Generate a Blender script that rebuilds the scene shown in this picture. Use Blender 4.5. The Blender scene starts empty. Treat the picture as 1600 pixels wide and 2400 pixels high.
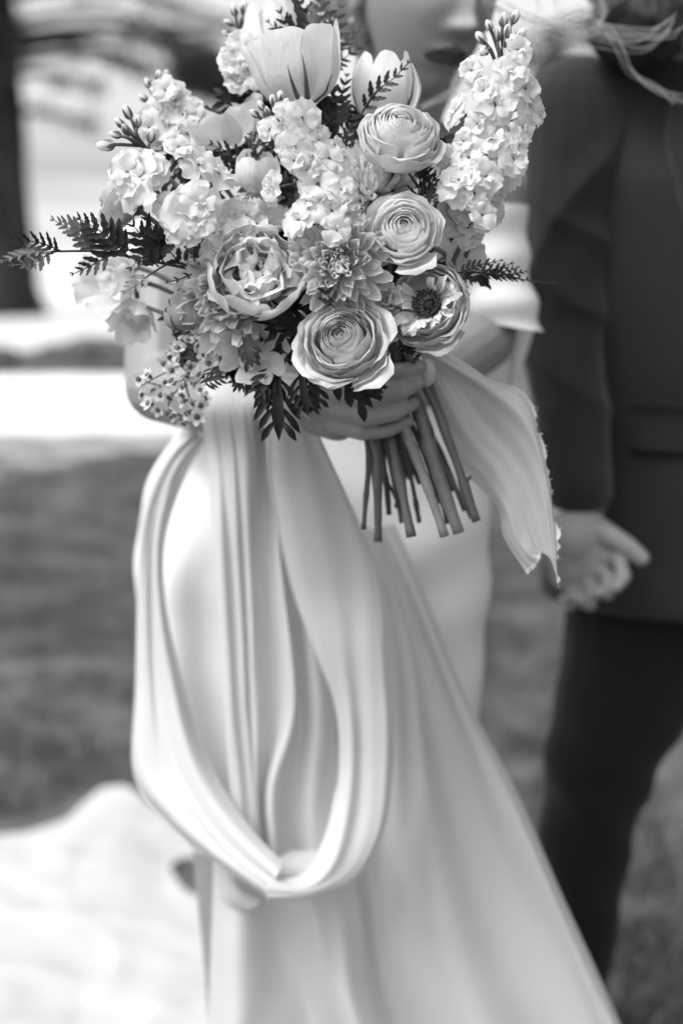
import bpy, math, random
import numpy as np
from mathutils import Vector, Matrix
random.seed(7)
rng = np.random.default_rng(7)
R = math.radians
SC = bpy.context.scene
COL = SC.collection

# ------------------------------------------------------------------ camera, sky, sun, exposure
CZ = 1.30
PITCH = R(10.5)
FPX = 50.0 / 36.0 * 2400.0
cam_data = bpy.data.cameras.new('camera')
cam = bpy.data.objects.new('camera', cam_data)
COL.objects.link(cam)
cam.location = (0, 0, CZ)
cam.rotation_euler = (R(90) - PITCH, 0, 0)
cam_data.sensor_fit = 'VERTICAL'
cam_data.sensor_height = 36.0
cam_data.lens = 50.0
cam_data.clip_start = 0.05
cam_data.clip_end = 5000
cam_data.dof.use_dof = True
cam_data.dof.focus_distance = 1.045
cam_data.dof.aperture_fstop = 2.8
SC.camera = cam
SC.view_settings.view_transform = 'Standard'
SC.view_settings.look = 'None'
SC.view_settings.gamma = 1.0
SC.view_settings.use_curve_mapping = False
SC.view_settings.exposure = 1.14
SC.render.film_transparent = False
SC.cycles.max_bounces = 8
SC.cycles.transparent_max_bounces = 8

SUN_EL, SUN_AZ = R(54), R(-128)          # azimuth measured from +Y (ahead), negative = to the left
world = bpy.data.worlds.new('World')
SC.world = world
world.use_nodes = True
wn = world.node_tree
wn.nodes.clear()
sky = wn.nodes.new('ShaderNodeTexSky')
sky.sky_type = 'NISHITA'
sky.sun_disc = False
sky.sun_elevation = SUN_EL
sky.sun_rotation = SUN_AZ
sky.air_density = 1.0
sky.dust_density = 4.0
bw = wn.nodes.new('ShaderNodeRGBToBW')
bg = wn.nodes.new('ShaderNodeBackground')
bg.inputs['Strength'].default_value = 0.15
wo = wn.nodes.new('ShaderNodeOutputWorld')
wn.links.new(sky.outputs[0], bw.inputs[0])
wn.links.new(bw.outputs[0], bg.inputs[0])
wn.links.new(bg.outputs[0], wo.inputs[0])
sd = bpy.data.lights.new('sun', 'SUN')
sd.energy = 0.85
sd.angle = R(22)
sd.color = (1, 1, 1)
sun = bpy.data.objects.new('sun', sd)
COL.objects.link(sun)
svec = Vector((math.sin(SUN_AZ) * math.cos(SUN_EL), math.cos(SUN_AZ) * math.cos(SUN_EL), math.sin(SUN_EL)))
sun.rotation_euler = (-svec).to_track_quat('-Z', 'Y').to_euler()
sun.location = (0, 0, 20)

# ------------------------------------------------------------------ helpers
FWD = np.array([0, math.cos(PITCH), -math.sin(PITCH)])
UP = np.array([0, math.sin(PITCH), math.cos(PITCH)])
RT = np.array([1.0, 0, 0])
CAM = np.array([0, 0, CZ])

def PD(px, py, d):
    """world point seen at pixel (of 1600x2400) at d metres along the view axis"""
    return CAM + d * FWD + (px - 800) / FPX * d * RT + (1200 - py) / FPX * d * UP

def PY(px, py, Y):
    """world point seen at that pixel, Y metres ahead of the camera on the ground"""
    v = FWD + (px - 800) / FPX * RT + (1200 - py) / FPX * UP
    return CAM + v * (Y / v[1])

def AX(r, u, t):
    """direction given as right, up, towards the viewer"""
    v = r * RT + u * UP - t * FWD
    return v / np.linalg.norm(v)

def vnoise(p, s=1.0, seed=0):
    """smooth 3-D value noise in -1..1, vectorised"""
    p = np.asarray(p, float) * s + seed * 17.31
    i = np.floor(p).astype(np.int64)
    f = p - i
    f = f * f * (3 - 2 * f)
    out = np.zeros(len(p))
    for dx in (0, 1):
        for dy in (0, 1):
            for dz in (0, 1):
                h = ((i[:, 0] + dx) * 374761393 + (i[:, 1] + dy) * 668265263 + (i[:, 2] + dz) * 2147483647 + 144269) & 0xFFFFFFFF
                h = ((h ^ (h >> 13)) * 1274126177) & 0xFFFFFFFF
                val = ((h ^ (h >> 16)) & 0xFFFF) / 32767.5 - 1
                w = (f[:, 0] if dx else 1 - f[:, 0]) * (f[:, 1] if dy else 1 - f[:, 1]) * (f[:, 2] if dz else 1 - f[:, 2])
                out += val * w
    return out

def spline(pts, n):
    """Catmull-Rom through pts, n samples evenly spaced in parameter"""
    p = np.asarray(pts, float)
    if len(p) == 2:
        t = np.linspace(0, 1, n)[:, None]
        return p[0] * (1 - t) + p[1] * t
    q = np.vstack([2 * p[0] - p[1], p, 2 * p[-1] - p[-2]])
    t = np.linspace(0, len(p) - 1 - 1e-9, n)
    k = np.floor(t).astype(int)
    f = (t - k)[:, None]
    a, b, c, d = q[k], q[k + 1], q[k + 2], q[k + 3]
    return 0.5 * (2 * b + (c - a) * f + (2 * a - 5 * b + 4 * c - d) * f ** 2 + (3 * b - a - 3 * c + d) * f ** 3)

def arcspline(pts, n):
    s = spline(pts, n * 6)
    L = np.concatenate([[0], np.cumsum(np.linalg.norm(np.diff(s, axis=0), axis=1))])
    q = np.linspace(0, L[-1], n)
    return np.stack([np.interp(q, L, s[:, k]) for k in range(3)], 1)

def make_mesh(name, verts, faces, mats, midx=None, smooth=True):
    me = bpy.data.meshes.new(name)
    me.from_pydata(np.asarray(verts, float).tolist(), [], faces if isinstance(faces, list) else np.asarray(faces).tolist())
    for m in (mats if isinstance(mats, (list, tuple)) else [mats]):
        me.materials.append(m)
    if midx is not None:
        me.polygons.foreach_set('material_index', np.asarray(midx, dtype=np.int32))
    if smooth:
        me.polygons.foreach_set('use_smooth', np.ones(len(me.polygons), bool))
    me.update()
    return me

def link(name, me, parent=None, origin=None):
    """mesh given in world coordinates -> object whose own origin is its parent's"""
    o = bpy.data.objects.new(name, me)
    COL.objects.link(o)
    if parent is not None:
        o.parent = parent
        if origin is not None:
            o.location = tuple(origin)
    return o

def wobj(name, verts, faces, mats, parent, base, midx=None, smooth=True):
    return link(name, make_mesh(name, np.asarray(verts) - base, faces, mats, midx, smooth), parent)

def empty(name, loc, parent=None, mat=None):
    o = bpy.data.objects.new(name, None)
    COL.objects.link(o)
    o.empty_display_size = 0.02
    if parent is not None:
        o.parent = parent
    o.location = tuple(loc)
    if mat is not None:
        o.rotation_mode = 'QUATERNION'
        o.rotation_quaternion = mat.to_quaternion()
    return o

def tag(o, label=None, cat=None, group=None, kind=None):
    if label: o['label'] = label
    if cat: o['category'] = cat
    if group: o['group'] = group
    if kind: o['kind'] = kind
    return o

def frame_for(axis, twist=0.0):
    q = Vector(axis).to_track_quat('Z', 'Y')
    return q.to_matrix() @ Matrix.Rotation(twist, 3, 'Z')

def grid_faces(nu, nv, close_u=False):
    f = []
    for j in range(nv - 1):
        for i in range(nu if close_u else nu - 1):
            a = j * nu + i
            b = j * nu + (i + 1) % nu
            f.append((a, b, b + nu, a + nu))
    return f

def merge(parts):
    """[(verts, faces, matindex)] -> joined"""
    V, F, M, n = [], [], [], 0
    for v, f, m in parts:
        V.append(np.asarray(v)); F += [tuple(int(i) + n for i in q) for q in f]; M += [m] * len(f); n += len(v)
    return np.vstack(V), F, M

def tube(pts, radii, sides=8, cap=True):
    pts = np.asarray(pts, float); n = len(pts)
    radii = np.broadcast_to(np.asarray(radii, float), (n,))
    T = np.gradient(pts, axis=0); T = T / (np.linalg.norm(T, axis=1)[:, None] + 1e-12)
    ref = np.array([0, 0, 1.0]) if abs(T[0][2]) < 0.9 else np.array([1.0, 0, 0])
    V = []
    a = np.linspace(0, 2 * np.pi, sides, endpoint=False)
    for k in range(n):
        nrm = ref - T[k] * ref.dot(T[k]); nrm /= np.linalg.norm(nrm); ref = nrm
        bi = np.cross(T[k], nrm)
        V.append(pts[k] + radii[k] * (np.cos(a)[:, None] * nrm + np.sin(a)[:, None] * bi))
    V = np.vstack(V)
    F = grid_faces(sides, n, True)
    if cap:
        F.append(tuple(range(sides))[::-1]); F.append(tuple(range((n - 1) * sides, n * sides)))
    return V, F

def ball(c, r, n=12, m=8):
    r = np.broadcast_to(np.asarray(r, float), (3,))
    V = [[0, 0, -1]]
    for j in range(1, m):
        th = -np.pi / 2 + np.pi * j / m
        for i in range(n):
            V.append([math.cos(th) * math.cos(2 * math.pi * i / n), math.cos(th) * math.sin(2 * math.pi * i / n), math.sin(th)])
    V.append([0, 0, 1])
    F = [(0, 1 + (i + 1) % n, 1 + i) for i in range(n)]
    for j in range(m - 2):
        for i in range(n):
            a = 1 + j * n + i; b = 1 + j * n + (i + 1) % n
            F.append((a, b, b + n, a + n))
    L = len(V) - 1
    F += [(L, 1 + (m - 2) * n + i, 1 + (m - 2) * n + (i + 1) % n) for i in range(n)]
    return np.array(V) * r + np.asarray(c), F

def cone(p0, r0, p1, r1, sides=16):
    """round cone: a limb section with spherical ends"""
    p0 = np.asarray(p0, float); p1 = np.asarray(p1, float)
    L = np.linalg.norm(p1 - p0); d = (p1 - p0) / max(L, 1e-9)
    P, Q = [], []
    for t in np.linspace(-np.pi / 2, 0, 6)[0:]:
        P.append(p0 + d * r0 * math.sin(t)); Q.append(max(r0 * math.cos(t), 1e-4))
    for t in np.linspace(0, np.pi / 2, 6):
        P.append(p1 + d * r1 * math.sin(t)); Q.append(max(r1 * math.cos(t), 1e-4))
    P = np.array(P); T = d
    ref = np.array([0, 0, 1.0]) if abs(T[2]) < 0.9 else np.array([1.0, 0, 0])
    n = ref - T * ref.dot(T); n /= np.linalg.norm(n); b = np.cross(T, n)
    a = np.linspace(0, 2 * np.pi, sides, endpoint=False)
    V = np.vstack([P[k] + Q[k] * (np.cos(a)[:, None] * n + np.sin(a)[:, None] * b) for k in range(len(P))])
    F = grid_faces(sides, len(P), True)
    F.append(tuple(range(sides))[::-1]); F.append(tuple(range((len(P) - 1) * sides, len(P) * sides)))
    return V, F

def chain(pts, rad):
    return [cone(pts[i], rad[i], pts[i + 1], rad[i + 1]) for i in range(len(pts) - 1)]

def loft(rings, n=32, cap=True):
    """rings: (centre, rx, ry, exponent) horizontal super-ellipses"""
    V = []
    a = np.linspace(0, 2 * np.pi, n, endpoint=False)
    for c, rx, ry, e in rings:
        ca, sa = np.cos(a), np.sin(a)
        x = np.sign(ca) * np.abs(ca) ** e * rx; y = np.sign(sa) * np.abs(sa) ** e * ry
        V.append(np.stack([c[0] + x, c[1] + y, np.full(n, c[2])], 1))
    V = np.vstack(V)
    F = grid_faces(n, len(rings), True)
    if cap:
        F.append(tuple(range(n))[::-1]); F.append(tuple(range((len(rings) - 1) * n, len(rings) * n)))
    return V, F

def fuse(pieces, voxel, smooth_it=3, fac=0.5):
    """union closed pieces into one continuous surface -> verts, faces"""
    V, F, _ = merge([(v, f, 0) for v, f in pieces])
    me = bpy.data.meshes.new('fuse_tmp')
    me.from_pydata(V.tolist(), [], F)
    import bmesh
    bm = bmesh.new(); bm.from_mesh(me); bmesh.ops.recalc_face_normals(bm, faces=bm.faces); bm.to_mesh(me); bm.free()
    o = bpy.data.objects.new('fuse_tmp', me)
    COL.objects.link(o)
    m = o.modifiers.new('r', 'REMESH'); m.mode = 'VOXEL'; m.voxel_size = voxel; m.adaptivity = 0
    s = o.modifiers.new('s', 'SMOOTH'); s.iterations = smooth_it; s.factor = fac
    dg = bpy.context.evaluated_depsgraph_get(); dg.update()
    ev = o.evaluated_get(dg); em = ev.to_mesh()
    nv = len(em.vertices); co = np.empty(nv * 3); em.vertices.foreach_get('co', co)
    nf = len(em.polygons); lt = np.empty(nf, int); em.polygons.foreach_get('loop_total', lt)
    li = np.empty(int(lt.sum()), int); em.loops.foreach_get('vertex_index', li)
    ev.to_mesh_clear()
    faces = li.reshape(-1, 4) if (lt == 4).all() else [tuple(x) for x in np.split(li, np.cumsum(lt)[:-1])]
    bpy.data.objects.remove(o); bpy.data.meshes.remove(me)
    return co.reshape(-1, 3), faces

def vnormals(V, F):
    F = np.asarray(F)
    n = np.cross(V[F[:, 2]] - V[F[:, 0]], V[F[:, 3]] - V[F[:, 1]])
    N = np.zeros_like(V)
    for k in range(4):
        np.add.at(N, F[:, k], n)
    return N / (np.linalg.norm(N, axis=1)[:, None] + 1e-12)

# ------------------------------------------------------------------ materials (the photograph is black and white)
def mat(name, col, rough=0.6, var=0.12, scale=20.0, trans=0.0, bump=0.0, bscale=60.0, spec=0.3, sheen=0.0, stretch=None, sss=0.0):
    m = bpy.data.materials.new(name); m.use_nodes = True
    nt = m.node_tree; nt.nodes.clear(); N = nt.nodes.new; Lk = nt.links.new
    out = N('ShaderNodeOutputMaterial'); p = N('ShaderNodeBsdfPrincipled')
    p.inputs['Roughness'].default_value = rough
    p.inputs['Specular IOR Level'].default_value = spec
    p.inputs['Sheen Weight'].default_value = sheen
    if sss:
        p.inputs['Subsurface Weight'].default_value = sss
        p.inputs['Subsurface Radius'].default_value = (0.01, 0.01, 0.01)
        p.inputs['Subsurface Scale'].default_value = 1.0
    tc = N('ShaderNodeTexCoord'); mp = N('ShaderNodeMapping')
    if stretch: mp.inputs['Scale'].default_value = stretch
    Lk(tc.outputs['Object'], mp.inputs['Vector'])
    nz = N('ShaderNodeTexNoise'); nz.inputs['Scale'].default_value = scale; nz.inputs['Detail'].default_value = 5
    Lk(mp.outputs[0], nz.inputs['Vector'])
    mr = N('ShaderNodeMapRange'); mr.inputs['From Min'].default_value = 0.3; mr.inputs['From Max'].default_value = 0.7
    mr.inputs['To Min'].default_value = col * (1 - var); mr.inputs['To Max'].default_value = min(col * (1 + var), 0.92)
    Lk(nz.outputs['Fac'], mr.inputs['Value'])
    cc = N('ShaderNodeCombineColor')
    for k in range(3): Lk(mr.outputs[0], cc.inputs[k])
    Lk(cc.outputs[0], p.inputs['Base Color'])
    if bump:
        bz = N('ShaderNodeTexNoise'); bz.inputs['Scale'].default_value = bscale; bz.inputs['Detail'].default_value = 6
        Lk(mp.outputs[0], bz.inputs['Vector'])
        b = N('ShaderNodeBump'); b.inputs['Strength'].default_value = bump; b.inputs['Distance'].default_value = 0.01
        Lk(bz.outputs['Fac'], b.inputs['Height']); Lk(b.outputs[0], p.inputs['Normal'])
    if trans:
        t = N('ShaderNodeBsdfTranslucent'); Lk(cc.outputs[0], t.inputs['Color'])
        mx = N('ShaderNodeMixShader'); mx.inputs[0].default_value = trans
        Lk(p.outputs[0], mx.inputs[1]); Lk(t.outputs[0], mx.inputs[2]); Lk(mx.outputs[0], out.inputs[0])
    else:
        Lk(p.outputs[0], out.inputs[0])
    return m

M = {}
def petal_mat(name, col, tr=0.3, var=0.07):
    return mat(name, col, rough=0.55, var=var, scale=90, trans=tr, bump=0.2, bscale=420, spec=0.25, stretch=(1, 1, 0.12))
M['white_petal'] = petal_mat('white petal', 0.80, 0.5, 0.01)
M['cream_petal'] = petal_mat('cream petal', 0.77, 0.46)
M['blush_petal'] = petal_mat('blush petal', 0.75, 0.46, 0.1)
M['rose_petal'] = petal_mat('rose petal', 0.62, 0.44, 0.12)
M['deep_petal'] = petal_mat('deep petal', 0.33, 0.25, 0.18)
M['throat'] = mat('flower throat', 0.12, 0.7, 0.3, 200)
M['anther'] = mat('dark anther', 0.03, 0.6, 0.3, 200)
M['sepal'] = mat('green sepal', 0.12, 0.5, 0.25, 90, trans=0.15)
M['stem'] = mat('cut stem', 0.095, 0.42, 0.3, 25, spec=0.45, bump=0.1, bscale=90)
M['stem_pale'] = mat('pale stem', 0.20, 0.45, 0.2, 25, spec=0.45, bump=0.1, bscale=90)
M['stem_dark'] = mat('woody stem', 0.06, 0.5, 0.3, 40, bump=0.2, bscale=120)
M['fern'] = mat('fern leaf', 0.024, 0.45, 0.45, 120, trans=0.1, spec=0.35, bump=0.25, bscale=200)
M['fern_pale'] = mat('fern tip', 0.17, 0.4, 0.3, 120, trans=0.2, spec=0.5)
M['leaf'] = mat('dark leaf', 0.013, 0.5, 0.5, 60, trans=0.06, spec=0.28, bump=0.2, bscale=150)
M['satin'] = mat('ivory satin', 0.62, 0.65, 0.03, 8, trans=0.28, spec=0.2, bump=0.02, bscale=900)
M['satin_bodice'] = mat('ivory crepe', 0.70, 0.5, 0.02, 8, spec=0.3, bump=0.03, bscale=700)
M['ribbon'] = mat('raw silk ribbon', 0.52, 0.5, 0.08, 14, trans=0.3, spec=0.3, bump=0.12, bscale=160, stretch=(1, 0.3, 0.3))
M['ribbon_edge'] = mat('frayed silk', 0.68, 0.6, 0.05, 50, trans=0.35)
M['skin'] = mat('skin', 0.235, 0.45, 0.06, 30, spec=0.4, sss=0.25, bump=0.04, bscale=220)
M['skin_groom'] = mat('tanned skin', 0.25, 0.48, 0.08, 30, spec=0.4, sss=0.15, bump=0.05, bscale=200)
M['nail'] = mat('finger nail', 0.24, 0.2, 0.03, 30, spec=0.6)
M['lips'] = mat('lips', 0.045, 0.35, 0.1, 200, spec=0.5)
M['brow'] = mat('brow', 0.08, 0.7, 0.2, 200)
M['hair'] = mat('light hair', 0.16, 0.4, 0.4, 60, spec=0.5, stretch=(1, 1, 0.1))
M['hair_wisp'] = mat('sunlit hair', 0.62, 0.35, 0.1, 60, trans=0.4, spec=0.6)  # lighter copy of her hair, sunlight put into the colour
M['hair_groom'] = mat('black hair', 0.012, 0.5, 0.4, 60, spec=0.4, bump=0.6, bscale=120, stretch=(1, 1, 0.15))
M['suit'] = mat('charcoal wool', 0.020, 0.85, 0.25, 400, spec=0.14, sheen=0.18, bump=0.1, bscale=500)
M['trouser'] = mat('dark trouser wool', 0.011, 0.85, 0.2, 400, spec=0.1, sheen=0.10, bump=0.1, bscale=500)
M['shirt'] = mat('white shirt', 0.8, 0.7, 0.03, 50)
M['button'] = mat('suit button', 0.02, 0.3, 0.1, 50, spec=0.5)
M['shoe'] = mat('black leather', 0.015, 0.3, 0.1, 50, spec=0.5)

# ------------------------------------------------------------------ the setting
def flat_sheet(name, xs, ys, zf, m, kind='structure', label=None):
    X, Yg = np.meshgrid(xs, ys)
    Z = zf(X, Yg)
    V = np.stack([X.ravel(), Yg.ravel(), Z.ravel()], 1)
    o = link(name, make_mesh(name, V, grid_faces(len(xs), len(ys)), m))
    tag(o, label=label, kind=kind)
    return o

M['lawn'] = mat('mown lawn', 0.095, 0.9, 0.55, 2.6, spec=0.1, bump=0.5, bscale=30)
M['gravel'] = mat('sunlit-toned gravel', 0.8, 0.9, 0.1, 3, spec=0.1, bump=0.3, bscale=30)  # gravel made near-white: the sunlight on this patch is put into its colour
M['path'] = mat('worn lakeside strip', 0.58, 0.9, 0.2, 0.7, spec=0.1, bump=0.3, bscale=12)
M['water'] = mat('sky-toned lake water', 0.75, 0.2, 0.1, 0.05, spec=1.0, bump=0.25, bscale=1.2)  # pale base colour carries the sky reflection, painted into the water
M['hill'] = mat('pale far hills', 0.40, 0.95, 0.12, 0.004, spec=0.05, bump=0.3, bscale=0.03)
M['rock'] = mat('grey rock', 0.1, 0.85, 0.4, 3, bump=0.6, bscale=12)
M['bark'] = mat('dark bark', 0.03, 0.95, 0.7, 3, bump=0.9, bscale=9, spec=0.1, stretch=(1, 1, 0.25))
M['needle'] = mat('cedar needles', 0.038, 0.7, 0.5, 2.5, trans=0.15, spec=0.3)
M['grass_a'] = mat('grass blades', 0.125, 0.6, 0.5, 3.0, trans=0.2, spec=0.3)

def lawn_z(X, Y):
    return 0.02 * np.sin(X * 0.7 + 1) * np.cos(Y * 0.5)
flat_sheet('lawn', np.linspace(-60, 60, 61), np.concatenate([np.linspace(-30, 14, 45), np.linspace(15, 29.5, 12)]), lambda X, Y: X * 0 - 0.0, M['lawn'])
# sunlit-toned gravel sweep beyond the lawn on the left
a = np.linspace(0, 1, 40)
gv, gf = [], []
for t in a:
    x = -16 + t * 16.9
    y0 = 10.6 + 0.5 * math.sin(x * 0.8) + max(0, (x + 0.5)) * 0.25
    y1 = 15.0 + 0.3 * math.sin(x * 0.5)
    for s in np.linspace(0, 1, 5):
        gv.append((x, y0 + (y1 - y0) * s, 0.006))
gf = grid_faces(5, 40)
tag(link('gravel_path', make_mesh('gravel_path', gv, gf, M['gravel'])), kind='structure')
M['worn'] = mat('worn sandy grass edge', 0.27, 0.9, 0.7, 2.2, spec=0.1, bump=0.4, bscale=20)
wv_ = []
for t in np.linspace(0, 1, 60):
    x = -16 + t * 17.2
    y0 = 10.6 + 0.5 * math.sin(x * 0.8) + max(0, (x + 0.5)) * 0.25
    q = 0.7 + 0.35 * math.sin(x * 2.1) + 0.2 * math.sin(x * 5.3)
    wv_ += [(x, y0 - 1.9 * q, 0.003), (x, y0 - 0.8 * q, 0.0032), (x, y0 + 0.25, 0.0034)]
tag(link('sandy_verge', make_mesh('sandy_verge', wv_, grid_faces(3, 60), M['worn'])), kind='structure')
flat_sheet('lakeside_path', np.linspace(-40, 40, 30), np.linspace(18.5, 29.4, 6), lambda X, Y: X * 0 + 0.010, M['path'])
flat_sheet('lake', np.linspace(-600, 600, 40), np.concatenate([[29.5], np.geomspace(32, 900, 30)]), lambda X, Y: X * 0 - 0.25 * (Y > 30), M['water'])
def hill_z(X, Y):
    P = np.stack([X.ravel(), Y.ravel(), X.ravel() * 0], 1)
    h = 60 + 26 * vnoise(P, 0.006, 3) + 10 * vnoise(P, 0.02, 4) + 3 * vnoise(P, 0.07, 5)
    ramp = np.clip((Y.ravel() - 860) / 420, 0, 1) ** 0.8
    return (h * ramp - 0.6).reshape(X.shape)
flat_sheet('far_hills', np.linspace(-1400, 1400, 120), np.linspace(850, 1700, 40), hill_z, M['hill'])

# grass blades, clumped
def blades(n, x0, x1, y0, y1):
    cy = rng.uniform(0, 1, n) ** 1.4 * (y1 - y0) + y0
    half = 0.30 * cy + 0.5
    cx = rng.uniform(-1, 1, n) * half
    P = np.stack([cx, cy, cx * 0], 1)
    cl = vnoise(P, 5.5, 1) + 0.6 * vnoise(P, 14, 2)
    keep = cl > rng.uniform(-0.9, 0.35, n)
    # no blades where the train of the gown lies flattened over the lawn
    tx_ = np.array([-2.0, -0.83, -0.60, -0.54, -0.44, -0.30, -0.05, 0.33]); ty_ = np.array([2.9, 3.05, 3.22, 3.27, 3.15, 2.95, 2.85, 2.8])
    keep &= ~((P[:, 1] < np.interp(P[:, 0], tx_, ty_) + 0.02) & (P[:, 0] < 0.3))
    
    P, cl = P[keep], cl[keep]; n = len(P)
    h = rng.uniform(0.02, 0.045, n) * (1 + 0.6 * cl)
    w = rng.uniform(0.002, 0.0045, n)
    an = rng.uniform(0, 2 * np.pi, n); le = rng.uniform(0.1, 0.8, n)
    la = rng.uniform(0, 2 * np.pi, n)
    side = np.stack([np.cos(an), np.sin(an), an * 0], 1) * w[:, None]
    lean = np.stack([np.cos(la), np.sin(la), an * 0], 1) * (h * le)[:, None]
    up = np.stack([an * 0, an * 0, h], 1)
    V = np.stack([P - side, P + side, P + lean * 0.4 + up * 0.6 + side * 0.7, P + lean * 0.4 + up * 0.6 - side * 0.7, P + lean + up], 1).reshape(-1, 3)
    b = np.arange(n)[:, None] * 5
    F = [tuple(q) for q in (b + np.array([0, 1, 2, 3])).tolist()] + [tuple(q) for q in (b + np.array([3, 2, 4])).tolist()]
    return V, F
V, F = blades(120000, -4, 4, 1.9, 9.0)
g = link('grass', make_mesh('grass', V, F, M['grass_a'], smooth=False))
tag(g, 'short mottled grass of the lawn around the couple', 'grass', kind='stuff')

# low rock edging between gravel and lakeside path
wall = empty('rock_edging', (-5.0, 16.6, 0))
tag(wall, 'low row of weathered grey rocks edging the sunlit-toned gravel', 'rock edging')
rv, rf = ball((0, 0, 0), 1.0, 12, 8)
for k in range(30):
    nz = vnoise(rv, 1.3, k % 6)[:, None]
    me = make_mesh('rock', rv * (1 + 0.22 * nz) * np.array([1, 0.8, 0.5]), rf, M['rock']) if k < 6 else bpy.data.meshes['rock' if k % 6 == 0 else 'rock.%03d' % (k % 6)]
    o = link('rock', me, wall)
    s = random.uniform(0.22, 0.5)
    o.location = (-4.2 + k * 0.34 + random.uniform(-0.1, 0.1), random.uniform(-0.9, 0.9), s * 0.3)
    o.scale = (s, s, s * random.uniform(0.6, 0.9)); o.rotation_euler = (0, 0, random.uniform(0, 6))

# conifers beyond the path: trunk, limbs, needle sprays
def conifer(base, height, r0, limbs, label, group, seed):
    rs = random.Random(seed); g = np.random.default_rng(seed)
    root = empty('cedar_tree', base); tag(root, label, 'tree', group)
    base = np.array(base)
    pts = [(0, 0, -0.1), (0.05, 0, height * 0.3), (-0.1, 0.1, height * 0.7), (0, 0, height)]
    tp = spline(pts, 22)
    rad = np.interp(np.linspace(0, 1, 22), [0, 0.04, 0.5, 1], [r0 * 1.35, r0, r0 * 0.6, 0.04])
    tv, tf = tube(tp, rad, 18)
    nn = vnoise(tv, 2.5, seed)[:, None]
    c = np.repeat(tp, 18, 0)
    tv = c + (tv - c) * (1 + 0.10 * nn)
    link('trunk', make_mesh('trunk', tv, tf, M['bark']), root)
    V, F = [], []; nb = 0
    for (az, z, L, droop, dens, *more) in limbs:
        t0, spf = (more + [0.12, 1.0])[:2] if more else (0.12, 1.0)
        d = np.array([math.cos(az), math.sin(az), 0])
        side = np.array([-d[1], d[0], 0])
        lp = spline([(0, 0, z), tuple(d * L * 0.4 + np.array([0, 0, z + 0.05 * L])), tuple(d * L * 0.75 + np.array([0, 0, z + 0.02 * L - droop * 0.4])), tuple(d * L + np.array([0, 0, z - droop]))], 14)
        lv, lf = tube(lp, np.linspace(r0 * 0.12, 0.02, 14), 7)
        link('limb', make_mesh('limb', lv, lf, M['bark']), root)
        n = int(dens * L)
        cen_ = g.uniform(t0, 1, 10); t = np.clip(np.where(g.uniform(0, 1, n) < 0.75, g.choice(cen_, n) + g.normal(0, 0.025, n), g.uniform(t0, 1, n)), 0.02, 1)
        P = np.stack([np.interp(t, np.linspace(0, 1, 14), lp[:, k]) for k in range(3)], 1)
        spread = spf * 0.16 * L * np.sin(np.pi * np.clip(t, 0.1, 0.97)) + 0.1
        twig = g.integers(-7, 8, n) / 7.0
        P += side * (twig * spread * g.uniform(0.4, 1.3, n))[:, None] + np.array([0, 0, -1]) * (np.abs(g.normal(0, 0.10, n)) + 0.18 * np.abs(twig) * g.uniform(0, 1, n))[:, None] * (0.5 + L / 8)
        P += g.normal(0, 0.09, (n, 3))
        s = g.uniform(0.05, 0.11, n)[:, None]
        u = g.normal(0, 1, (n, 3)); u /= np.linalg.norm(u, axis=1)[:, None]
        w = np.cross(u, g.normal(0, 1, (n, 3))); w /= np.linalg.norm(w, axis=1)[:, None]
        q = np.stack([P - u * s - w * s * 0.12, P + u * s - w * s * 0.2, P + u * s * 1.1 + w * s * 0.2, P - u * s + w * s * 0.3], 1).reshape(-1, 3)
        V.append(q); nb += n
    V = np.vstack(V); F = np.arange(nb * 4).reshape(-1, 4)
    o = link('crown', make_mesh('crown', V, F, M['needle'], smooth=False), root); o['kind'] = 'stuff'
    return root
def limbs_for(seed, specs, extra, zr, Lr):
    rs = random.Random(seed)
    out = list(specs)
    for k in range(extra):
        out.append((rs.uniform(0, 2 * math.pi), rs.uniform(*zr), rs.uniform(*Lr), rs.uniform(0.2, 1.0), 330))
    return out
# left tree: trunk half out of frame at about 28 m
tx = PY(0, 600, 28.5)[0]
L1 = [(0.0, 5.15, 4.8, -0.35, 60, 0.1, 0.2), (-0.1, 5.35, 5.4, 1.0, 300, 0.45, 1.5), (0.05, 5.0, 5.2, 0.75, 420, 0.6, 1.6), (0.1, 4.7, 4.6, 0.35, 220, 0.7, 1.3), (-0.02, 4.9, 4.0, 0.6, 90, 0.3, 1.4), (0.0, 4.45, 2.3, 0.1, 60, 0.3, 0.5), (0.2, 5.9, 5.6, 0.5, 60, 0.2, 0.3),
      (-0.2, 3.75, 2.2, 0.15, 40, 0.3, 0.7), (3.2, 4.4, 3, 0.8, 400), (2.9, 5.2, 3, 0.8, 400), (-1.2, 5.0, 1.2, 0.9, 420), (-1.0, 4.2, 1.0, 0.8, 300), (-1.3, 2.6, 0.9, 0.6, 160), (-0.8, 5.6, 1.3, 0.8, 420)]
conifer((tx, 28.0, 0), 16, 0.82, limbs_for(3, L1, 26, (6.4, 15), (2.0, 5.0)), 'old cedar with thick dark trunk by the bright lake, boughs reaching behind the bouquet', 'cedars by the lake', 3)
L2 = [(3.1, 5.2, 3.2, 0.5, 300), (3.4, 4.9, 2.6, 0.6, 200), (2.8, 5.5, 3.6, 0.4, 300), (-1.6, 3.4, 1.5, 0.6, 600), (0, 3.8, 3, 0.6, 600)]
conifer((PY(1640, 600, 27)[0], 27.0, 0), 15, 0.45, limbs_for(5, L2, 26, (5.4, 14), (1.8, 4.2)), "cedar behind the groom, only its hanging boughs showing over his shoulder", 'cedars by the lake', 5)

# ------------------------------------------------------------------ the bouquet
GRIP = PD(905, 950, 1.165)
bq = empty('bouquet', GRIP)
tag(bq, 'bouquet of pale flowers and dark fern with a torn silk ribbon held by the bride', 'bouquet')
PX = 1.05 / FPX          # metres per source pixel near the focus plane

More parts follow.
